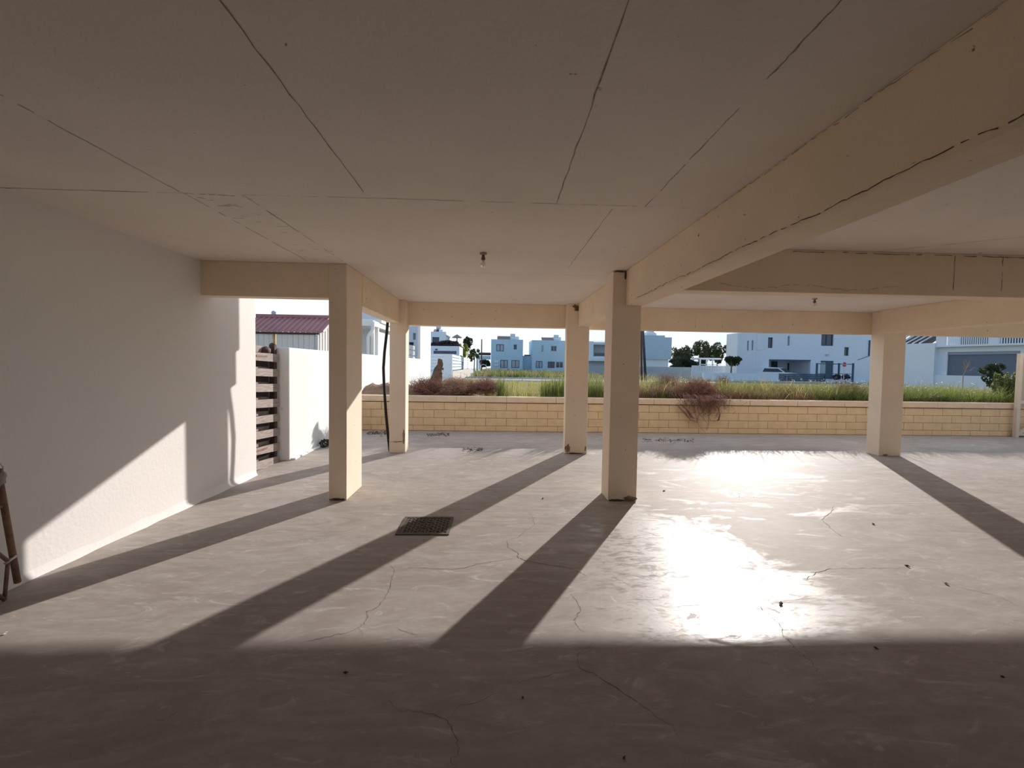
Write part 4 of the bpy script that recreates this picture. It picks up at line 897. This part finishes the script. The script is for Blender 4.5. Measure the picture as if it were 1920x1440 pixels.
MB().add([(1.0, -.70, 1.0), (1.0, .70, 1.0), (.38, .54, 1.385), (.38, -.54, 1.385), (1.03, -.70, 1.01), (1.03, .70, 1.01), (.40, .54, 1.41), (.40, -.54, 1.41)], [(3, 2, 1, 0), (4, 5, 6, 7), (0, 1, 5, 4), (1, 2, 6, 5), (2, 3, 7, 6), (3, 0, 4, 7)]).build('windscreen', M['glass'], car, xf=CM)
for sgn in (-1, 1):
    y0, y1 = sgn * .80, sgn * .635
    MB().add([(-1.3, y0, 1.02), (.85, y0, 1.02), (.25, y1, 1.38), (-1.2, y1, 1.40), (-1.3, y0 + sgn * .02, 1.03), (.85, y0 + sgn * .02, 1.03), (.25, y1 + sgn * .03, 1.38), (-1.2, y1 + sgn * .03, 1.40)], [(0, 1, 2, 3), (7, 6, 5, 4), (0, 4, 5, 1), (1, 5, 6, 2), (2, 6, 7, 3), (3, 7, 4, 0)]).build('side_window', M['glass'], car, xf=CM)
    for xw in (-1.25, 1.25):
        MB().tube([(xw, sgn * .70, .31), (xw, sgn * .90, .31)], .31, 18).build('wheel', M['rubber'], car, xf=CM)
    MB().box(1.86, 1.99, sgn * .62 - .16, sgn * .62 + .16, .62, .74).build('headlight', M['glass_pale'], car, xf=CM)

# --- blue-white house with roller screen at the far right
A, B = on_y(1690, 690, 34.3), on_y(1940, 690, 27.3)
fr = Fr(A, B); fh = thing('screen_house', 'white house with grey roller screen and balcony at the far right', 'house', fr.A, rot=fr.rot)
zw = fr.px(1728, 644.5)[1]; u1 = fr.px(1758, 680)[0]; u2 = fr.len
op = fr.rect(1775.5, 659, 1912, 705); zsl = fr.px(1830, 649.5)[1]
MB().box(-1, u1, -.4, .0, 0, zw).build('yard_wall', M['white_far'], fh, xf=fr.M)
MB().wall_holes(u1, u2, 0, zsl, [(op[0], op[1], op[2] - 1.0, op[3])], 0, .25).build('wall', M['white_far'], fh, xf=fr.M)
MB().box(u1, op[1] - .5, -.28, -.02, 0, op[2]).build('front_wall', M['white_far'], fh, xf=fr.M)
MB().box(op[0], op[1], .05, .2, op[3] - .2, op[3]).build('screen_box', M['shutter_box'], fh, xf=fr.M)
MB().box(op[0], op[1], .12, .16, op[2] - 1.0, op[3] - .2).build('roller_screen', M['shutter'], fh, xf=fr.M)
MB().box(u1, u2, -.35, .9, zsl, zsl + .12).build('balcony_slab', M['white_far'], fh, xf=fr.M)
zr = zsl + 1.1
mb = MB(); k = fr.px(1778, 640)[0]; kE = fr.px(1860, 640)[0]
while k < kE: mb.box(k, k + .05, -.3, -.26, zsl + .12, zr); k += .115
k = fr.px(1877, 640)[0]
while k < u2 - .05: mb.box(k, k + .05, -.3, -.26, zsl + .12, zr); k += .13
mb.build('baluster', M['white_far'], fh, xf=fr.M)
for ua_, ub2 in ((kE, fr.px(1877, 640)[0]), (u1, fr.px(1778, 640)[0])): MB().box(ua_, ub2, -.32, -.22, zsl + .12, zr + .06).build('balcony_pier', M['white_far'], fh, xf=fr.M)
MB().box(fr.px(1778, 640)[0], u2, -.32, -.22, zr, zr + .08).build('hand_rail', M['white_far'], fh, xf=fr.M)
MB().box(u1 - .2, u2, 1.4, 1.6, zsl, zsl + 3).build('upper_wall', M['blue_grey'], fh, xf=fr.M)
q = fr.rect(1800, 628, 1850, 645, 1.3); MB().box(q[0], q[1], 1.3, 1.42, q[2], q[3] + .6).build('window', M['glass'], fh, xf=fr.M)
q = fr.rect(1880, 628, 1920, 645, 1.3); MB().box(q[0], q[1], 1.3, 1.42, q[2], q[3] + .6).build('window', M['glass'], fh, xf=fr.M)
q = fr.rect(1690, 628, 1745, 645, .6)
MB().add([(q[0], .2, zw + .02), (q[1] + .2, .2, zw + .02), (q[1] + .2, 3, zw + 1.3), (q[0], 3, zw + 1.3), (q[0], .2, zw - .06), (q[1] + .2, .2, zw - .06), (q[1] + .2, 3, zw + 1.2), (q[0], 3, zw + 1.2)], [(0, 1, 2, 3), (7, 6, 5, 4), (0, 4, 5, 1), (1, 5, 6, 2), (2, 6, 7, 3), (3, 7, 4, 0)]).build('tiled_roof', M['tile'], fh, xf=fr.M)
mb = MB()
for k in range(5): mb.bar((q[0] + k * .45 - .3, .1, zw + .05), (q[0] + k * .45 + .2, 2.8, zw + 1.42), .07)
mb.build('pergola_slat', M['white_far'], fh, xf=fr.M)

# ------------------------------------------------------------------ poles, gate leaf and objects at the yard wall
for (xa, ya, xb, yb, Y, r_, mm, lab) in ((1202, 600, 1203, 700, 30, .07, 'pole_brown', 'reddish wooden pole close behind the middle column'), (1204.5, 600, 1210, 705, 29, .085, 'pole_dark', 'leaning dark pole just right of the middle column')):
    p, q = on_y(xa, ya, Y), on_y(xb, yb, Y); d_ = q - p; q2 = p + d_ * ((gz(q.x, Y) - p.z) / d_.z); p2 = p - d_ * .5
    tag(MB().tube([q2, p2], [r_, r_ * .9], 10).build('utility_pole', M[mm], loc=q2, smooth=True), lab, 'pole', 'utility poles')
gl = thing('metal_gate', 'beige metal gate leaf with brace against the yard wall at far right', 'gate', (13.2, 10.95, 0))
gx, gy = on_y(1907, 740, 10.95).x, 10.93
zt_ = on_y(1908, 663, 10.95).z
for xx in (gx - .045, gx + 1.55): MB().box(xx, xx + .09, gy - .04, gy + .04, 0.0, zt_).build('stile', M['beige_metal'], gl, bevel=.005)
zm = on_y(1915, 753, 10.95).z
MB().box(gx + .045, gx + 1.55, gy - .03, gy + .03, zt_ - .09, zt_).box(gx + .045, gx + 1.55, gy - .03, gy + .03, zm - .03, zm + .03).box(gx + .045, gx + 1.55, gy - .03, gy + .03, .05, .1).build('rail', M['beige_metal'], gl)
MB().box(gx + .045, gx + 1.55, gy - .005, gy + .005, zm + .03, zt_ - .09).build('sheet', M['beige_sheet'], gl)
MB().bar((gx + .05, gy, .1), (gx + 1.5, gy, zm - .05), .06).build('brace', M['beige_metal'], gl)
c = on_y(1737, 752, 11.75)
tb = thing('plastic_tub', 'broken white-rimmed plastic tub in the grass behind the wall at right', 'tub', (c.x, 11.75, .78))
vs = []; fs = []; n = 20; pr = [(0.30, .02), (.40, .06), (.44, .14), (.46, .15), (.44, .165), (.38, .12), (.28, .05)]
for r_, z in pr:
    for j in range(n):
        a = 2 * math.pi * j / n; tilt = .10 * math.cos(a) ; vs.append((c.x + r_ * math.cos(a), 11.75 + r_ * .55 * math.sin(a), .80 + z + tilt * r_))
for i in range(len(pr) - 1):
    for j in range(n): fs.append((i * n + j, i * n + (j + 1) % n, (i + 1) * n + (j + 1) % n, (i + 1) * n + j))
fs.append(tuple(range(n))[::-1])
MB().add(vs, fs).build('tub_shell', M['plastic'], tb, smooth=True)
MB().blob((c.x, 11.75, .86), (.34, .19, .05), jit=.2).build('debris', M['plastic_grey'], tb, smooth=True)
c = on_y(1609, 750, 11.6); tag(MB().add([(c.x - .13, 11.5, .78), (c.x + .13, 11.5, .78), (c.x + .10, 11.62, .80), (c.x - .12, 11.62, .80), (c.x - .11, 11.52, .98), (c.x - .02, 11.52, .93), (c.x - .03, 11.62, .93), (c.x - .11, 11.62, .97)], [(0, 3, 2, 1), (4, 5, 6, 7), (0, 1, 5, 4), (1, 2, 6, 5), (2, 3, 7, 6), (3, 0, 4, 7)]).build('stone', M['stone'], loc=(c.x, 11.55, .78), bevel=.015), 'pale wedge-shaped stone on the wall edge left of the right column', 'stone')

# ------------------------------------------------------------------ vegetation beyond the wall
def blades(name, label, n, xr, yr, h, w, material, dens=None, seed=0, lean=0.85, zoff=0.0, hfun=None):
    g = np.random.default_rng(seed); x = g.uniform(xr[0], xr[1], n); y = yr[0] + (yr[1] - yr[0]) * g.uniform(0, 1, n) ** 1.3
    nc = max(n // 28, 1); ci = g.integers(0, nc, n); tuft = g.uniform(0, 1, n) < 0.6      # most blades stand in tufts
    sp = 0.05 + 0.012 * (yr[1] - yr[0]) ** 0.5
    x = np.where(tuft, x[ci] + g.normal(0, sp, n), x); y = np.where(tuft, np.maximum(y[ci] + g.normal(0, sp, n), yr[0]), y); th = g.uniform(0.6, 1.3, nc)[ci]; x = np.maximum(x, xr[0])
    if dens is not None: k = g.uniform(0, 1, n) < dens(x, y); x, y = x[k], y[k]
    n = len(x); z = np.array([gz(a, b_) for a, b_ in zip(x, y)]) + zoff
    H_ = h * g.uniform(0.35, 1.15, n) * (th[k] if dens is not None else th) * (hfun(x, y) if hfun is not None else 1); W_ = w * g.uniform(0.6, 1.3, n); a = g.uniform(0, 6.283, n); ln_ = H_ * lean * g.uniform(0, 1.4, n); b_ = g.uniform(0, 6.283, n)
    dx, dy = np.cos(a) * W_, np.sin(a) * W_; lx, ly = np.cos(b_) * ln_, np.sin(b_) * ln_
    P = [np.stack([x - dx, y - dy, z - .03], 1), np.stack([x + dx, y + dy, z - .03], 1), np.stack([x + lx * .4 + dx * .8, y + ly * .4 + dy * .8, z + H_ * .6], 1), np.stack([x + lx * .4 - dx * .8, y + ly * .4 - dy * .8, z + H_ * .6], 1), np.stack([x + lx, y + ly, z + H_], 1)]
    V = np.stack(P, 1).reshape(-1, 3); i = np.arange(n)[:, None] * 5
    F = np.concatenate([i + np.array([[0, 1, 2]]), i + np.array([[0, 2, 3]]), i + np.array([[3, 2, 4]])])
    o = arr_mesh(name, V, F, material, loc=(float(x.mean()), float(y.mean()), float(z.mean())))
    return tag(o, label, 'grass', kind='stuff')
def patchy(s, ph, lo=0.2):
    return lambda x, y: np.clip(lo + 0.5 + 0.6 * np.sin(x * s + ph) * np.cos(y * s * .8 + ph * 2) + 0.3 * np.sin(x * s * 2.7 + y), 0.05, 1)
hl = lambda x, y: np.where(x < 2.6, 0.55, np.where(x < 8.5, 1.15, 0.85))
near = lambda x, y: (x > 0.1 * (x > 0)) & (x > -3.2)
noleft = lambda f: (lambda x, y: f(x, y) * ((x > -0.2) | (y > 13.5)))
blades('green_grass', 'green grass growing behind the block wall', 15000, (-3.0, 16), (11.36, 15), .46, .006, M['g1'], (lambda x, y: noleft(patchy(1.3, 0.5))(x, y) * np.where(x < 2.6, .25, 1)), 1, hfun=hl)
blades('green_grass', 'dense dark green grass behind the wall at right', 9000, (8.3, 13.6), (11.34, 13.5), .46, .006, M['g1'], None, 2)
blades('yellow_grass', 'yellow-green grass filling the meadow', 26000, (-3.0, 22), (11.42, 24), .46, .007, M['g2'], noleft(patchy(0.9, 2.0)), 3, hfun=hl)
blades('straw_grass', 'straw-coloured dry stalks among the meadow grass', 15000, (-3.0, 22), (11.42, 22), .52, .005, M['g3'], noleft(patchy(1.1, 4.0)), 4, hfun=hl)
blades('brown_weed', 'brown dead weeds along the block wall', 15000, (2.6, 8.9), (11.34, 13.2), .40, .005, M['g4'], patchy(1.6, 1.0, 0.0), 5)
blades('far_grass', 'distant rough grass before and across the road', 9000, (-3.2, 27), (20, 36.5), .28, .012, M['g2'], patchy(0.5, 1.0), 6)
blades('far_grass', 'rough green verge grass across the road', 12000, (-2.1, 22), (46.2, 80), .75, .035, M['g1'], (lambda x, y: patchy(0.3, 1.0, .3)(x, y) * ~((x > 11) & (y > 60)) * (x < 17)), 7)
blades('far_grass', 'rough straw verge grass across the road', 11000, (-2.1, 22), (46.2, 80), .70, .03, M['g3'], (lambda x, y: patchy(0.35, 3.0, .2)(x, y) * ~((x > 11) & (y > 60)) * (x < 17)), 8)
blades('tall_green_grass', 'bright tall grass clump left of the far column', 420, (1.25, 1.78), (11.34, 12.0), .62, .007, M['g1'], None, 9, lean=.25)
blades('tall_green_grass', 'bright tall grass clump seen between the two centre columns', 380, (2.3, 2.85), (11.34, 12.0), .60, .007, M['g1'], None, 10, lean=.25)
blades('tall_green_grass', 'narrow green weed clump right of the round brown bush', 190, (.1, .42), (11.36, 11.8), .62, .006, M['g1'], None, 12, lean=.3)
# flower heads
g = np.random.default_rng(5); Vs = []
for k in range(260):
    x = g.uniform(8.6, 13.2) if k < 190 else g.uniform(3, 8.5); y = g.uniform(11.5, 14.5); Vs.append(leafball((x, y, gz(x, y) + g.uniform(.28, .62)), (.015, .015, .012), 5, .014, 100 + k))
V = np.concatenate(Vs); tag(arr_mesh('white_flower', V, quads(V), M['flower'], loc=(10, 12, .8)), 'tiny white flower heads scattered through the grass at right', 'flowers', kind='stuff')

def tangle(name, label, c, r, n, material, seed, seglen=0.10, tr_=0.0035, segs=6, base=None, cat='bush', droop=0.0, extra=None):
    g = np.random.default_rng(seed); mbV = []; mbF = []; off_ = 0; c = np.array(c, float); r = np.array(r, float)
    for k in range(n):
        d = g.normal(size=3); d /= np.linalg.norm(d);
        p = c + np.array([d[0], d[1], -abs(d[2])]) * r * np.array([.75, .75, .8]) * g.uniform(0.1, 1.0)
        v = (p - c) / r * np.array([1, 1, .2]) + np.array([0, 0, .55]) + g.normal(size=3) * .75; v /= np.linalg.norm(v); pts = [p.copy()]
        lim = 1.0 + .22 * math.sin(3 * math.atan2(d[1], d[0]) + seed) + g.uniform(-.25, .22)
        for s in range(segs):
            v = v + g.normal(size=3) * .5 + np.array([0, 0, -droop * s * .1]); v /= np.linalg.norm(v); q = pts[-1] + v * seglen * g.uniform(.6, 1.4)
            e = (q - c) / r; le = np.linalg.norm(e)
            if le > lim: v = v - 1.2 * e / le + g.normal(size=3) * .3; v /= max(np.linalg.norm(v), 1e-6); q = pts[-1] + v * seglen * .6
            pts.append(q)
        pts = np.array(pts); m_ = len(pts); a = g.normal(size=3); a /= np.linalg.norm(a); t_ = np.gradient(pts, axis=0); s1 = np.cross(t_, a); s1 /= np.maximum(np.linalg.norm(s1, axis=1), 1e-6)[:, None]; s2 = np.cross(t_, s1); s2 /= np.maximum(np.linalg.norm(s2, axis=1), 1e-6)[:, None]
        rad = (tr_ * np.linspace(1.2, .45, m_))[:, None] * g.uniform(.7, 1.3)
        ring = np.stack([pts + s1 * rad, pts + (-.5 * s1 + .87 * s2) * rad, pts + (-.5 * s1 - .87 * s2) * rad], 1).reshape(-1, 3)
        mbV.append(ring)
        for s in range(m_ - 1):
            for j in range(3): mbF.append((off_ + s * 3 + j, off_ + s * 3 + (j + 1) % 3, off_ + (s + 1) * 3 + (j + 1) % 3, off_ + (s + 1) * 3 + j))
        off_ += len(ring)
    if extra:
        for e in extra:
            pts = np.array(e); m_ = len(pts)
            ring = np.stack([pts + np.array([.006, 0, 0]), pts + np.array([-.003, .005, 0]), pts + np.array([-.003, -.005, 0])], 1).reshape(-1, 3); mbV.append(ring)
            for s in range(m_ - 1):
                for j in range(3): mbF.append((off_ + s * 3 + j, off_ + s * 3 + (j + 1) % 3, off_ + (s + 1) * 3 + (j + 1) % 3, off_ + (s + 1) * 3 + j))
            off_ += len(ring)
    V = np.concatenate(mbV); o = arr_mesh(name, V, np.array(mbF), material, loc=(float(c[0]), float(c[1]), float(c[2] - r[2])))
    return tag(o, label, cat)
p = on_y(800, 728, 11.75); tangle('dry_bush', 'reddish dry brush heap against the foot of the tree stump', (p.x, 11.75, 1.02), (.52, .38, .28), 650, M['twig'], 1)
p = on_y(845, 728, 11.75); tangle('dry_bush', 'tan dry brush spilling right of the tree stump', (p.x + .1, 11.75, 1.03), (.50, .38, .30), 600, M['twig_tan'], 2)
p = on_y(878, 732, 12.0); tangle('dry_bush', 'low reddish dry brush between the tan heap and the round tumbleweed', (p.x, 12.0, .98), (.38, .36, .24), 450, M['twig'], 12)
p = on_y(912, 726, 11.75); tangle('dry_bush', 'round reddish-brown tumbleweed left of the grass', (p.x, 11.75, 1.05), (.40, .36, .28), 650, M['twig'], 3, seglen=.07)
p = on_y(735, 728, 12.2); tangle('dry_bush', 'low brown brush on the soil mound behind the pipe', (p.x + .12, 12.2, .95), (.5, .4, .14), 700, M['twig'], 4)
hx = on_y(1308, 730, 11.5).x
hang = []
g = np.random.default_rng(77)
def hangtwig(x0, pts): return pts
for k in range(130):
    x = hx + g.normal() * .30; zb = .86 - abs(g.normal()) * .22 - .12 * (abs(x - hx + .12) < .18); P = [(x, 11.4, 1.0), (x + g.normal() * .05, 11.1, .92)]
    for s in range(5): P.append((x + g.normal() * .05 + (s * .02 if x < hx else 0), 10.99 - abs(g.normal()) * .05, .86 + (zb - .86) * (s + 1) / 5))
    hang.append(P)
for pp in (((1270, 760), (1285, 775), (1295, 788), (1305, 791), (1318, 793)), ((1330, 755), (1347, 765), (1350, 778), (1346, 788), (1338, 789)), ((1290, 770), (1300, 785), (1312, 786)), ((1275, 758), (1288, 768), (1296, 784))):
    for k in range(5): hang.append([tuple(np.array(on_y(x, y, 10.98)) + g.normal(size=3) * .012) for x, y in pp])
tangle('dry_bush', 'reddish dry bush hanging over the block wall', (hx, 11.5, 1.06), (.62, .42, .30), 850, M['twig'], 6, extra=hang)
p = on_y(1252, 715, 13); tangle('dry_bush', 'tall reddish dry weed behind the hanging bush', (p.x, 13, 1.10), (.42, .4, .42), 600, M['twig'], 7)
p = on_y(1240, 738, 11.7); tangle('dry_bush', 'tan dry brush on the wall left of the hanging bush', (p.x, 11.7, .95), (.62, .35, .20), 700, M['twig_tan'], 8)
p = on_y(1590, 730, 11.9); tangle('dry_bush', 'reddish dead weeds left of the right column', (p.x, 11.9, 1.0), (.55, .4, .28), 520, M['twig'], 9)
p = on_y(1355, 705, 17); tangle('dry_bush', 'small dark dry weed far out in the meadow', (p.x, 17, 1.1), (.3, .3, .35), 200, M['twig'], 10)
# tree stump, soil mound
ts = []; rs = []
for (px, py, r_) in ((812, 748, .30), (812, 735, .24), (815, 722, .17), (818, 708, .13), (821, 694, .085), (825, 683, .06), (826, 674, .03)):
    ts.append(on_y(px, py, 12.1)); rs.append(r_)
mb = MB().tube(ts, rs, 12); mb.v = [(x + random.uniform(-.045, .045), y + random.uniform(-.03, .03), z + random.uniform(-.03, .03)) for x, y, z in mb.v]
mb.bar(on_y(826, 690, 12.08), on_y(831, 692, 12.05), .05).bar(on_y(822, 702, 12.08), on_y(829, 699, 12.05), .06)
tag(mb.build('tree_stump', M['bark'], loc=(ts[0].x, 12.1, .74)), 'jagged brown tree stump standing in the dry brush', 'stump')
V = []; F = []; nx, ny = 36, 14
for j in range(ny + 1):
    for i in range(nx + 1):
        x = -3.29 + 3.2 * i / nx; y = 11.32 + 2.2 * j / ny; e = math.sin(math.pi * min(j / ny * 1.15, 1)) * max(0, 1 - (i / nx) ** 2)
        V.append((x, y, .72 + .34 * e + random.uniform(-.025, .025) * e * 2))
for j in range(ny):
    for i in range(nx): F.append((j * (nx + 1) + i, j * (nx + 1) + i + 1, (j + 1) * (nx + 1) + i + 1, (j + 1) * (nx + 1) + i))
struct(MB().add(V, F).build('soil_mound', M['soil'], smooth=True))
# spurge bush by the gate leaf
c = on_y(1886, 720, 11.9); c9 = on_y(1860, 694, 15.5)
sb = thing('leafy_bush', 'leafy green bush with pale tips beside the beige gate', 'bush', (c.x, 11.9, .74)); g = np.random.default_rng(9); Vs = []; Vt = []; mb = MB()
for k in range(34):
    bx_, by_ = c.x + g.uniform(-.12, .2), 11.9 + g.uniform(-.2, .25); a = g.uniform(-1, 1); h = g.uniform(.45, .98) * (1 - .25 * abs(a)); ex = bx_ + a * .30; ey = by_ + g.uniform(-.2, .2)
    mb.tube([(bx_, by_, .72), ((bx_ + ex) / 2 + a * .05, (by_ + ey) / 2, .72 + h * .5), (ex, ey, .74 + h)], [.012, .009, .005], 5)
    for s in np.linspace(.3, 1, 12):
        Vs.append(leafball((bx_ + (ex - bx_) * s, by_ + (ey - by_) * s, .73 + h * s), (.045, .045, .03), 9, .032, 500 + k * 13 + int(s * 40)))
    if k % 2 == 0: Vt.append(leafball((ex, ey, .76 + h), (.03, .03, .02), 10, .022, 900 + k))
V = np.concatenate(Vs); arr_mesh('foliage', V, quads(V), M['leaf_bush'], sb); V = np.concatenate(Vt); arr_mesh('pale_tip', V, quads(V), M['leaf_lime'], sb); mb.build('stem', M['leaf_olive'], sb)
V = np.concatenate([leafball((c9.x + dx_, 15.5, c9.z + dz_), (.2, .2, .14), 150, .055, 77 + k_) for k_, (dx_, dz_) in enumerate(((0, .08), (-.22, -.02), (.2, .1), (.1, -.12), (-.1, -.3), (.25, -.25), (.1, -.5)))]); o = arr_mesh('dark_shrub', V, quads(V), M['leaf_dark'], loc=(c9.x, 15.5, .7)); tag(o, 'dark shrub in front of the grey roller screen', 'shrub')
# pale dry stalk plant in front of the roller screen
c0 = on_y(1806, 716, 13.0); c0.z = .72
pts0 = [on_y(1806, 704, 13), on_y(1812, 690, 13), on_y(1815, 682, 13)]
mb = MB().tube([c0] + pts0, [.012, .010, .008, .004], 5)
for (xa, ya, xb, yb) in ((1811, 692, 1806, 678), (1812, 690, 1820, 680), (1809, 697, 1824, 694), (1814, 685, 1810, 673), (1814, 685, 1819, 674), (1810, 695, 1803, 686), (1818, 694, 1829, 688)):
    mb.tube([on_y(xa, ya, 13), on_y((xa + xb) / 2 + .5, (ya + yb) / 2, 12.98), on_y(xb, yb, 13)], [.006, .005, .003], 4)
tag(mb.build('dry_stalk', M['g3'], loc=c0), 'pale branching dry stalk standing before the grey roller screen', 'plant')
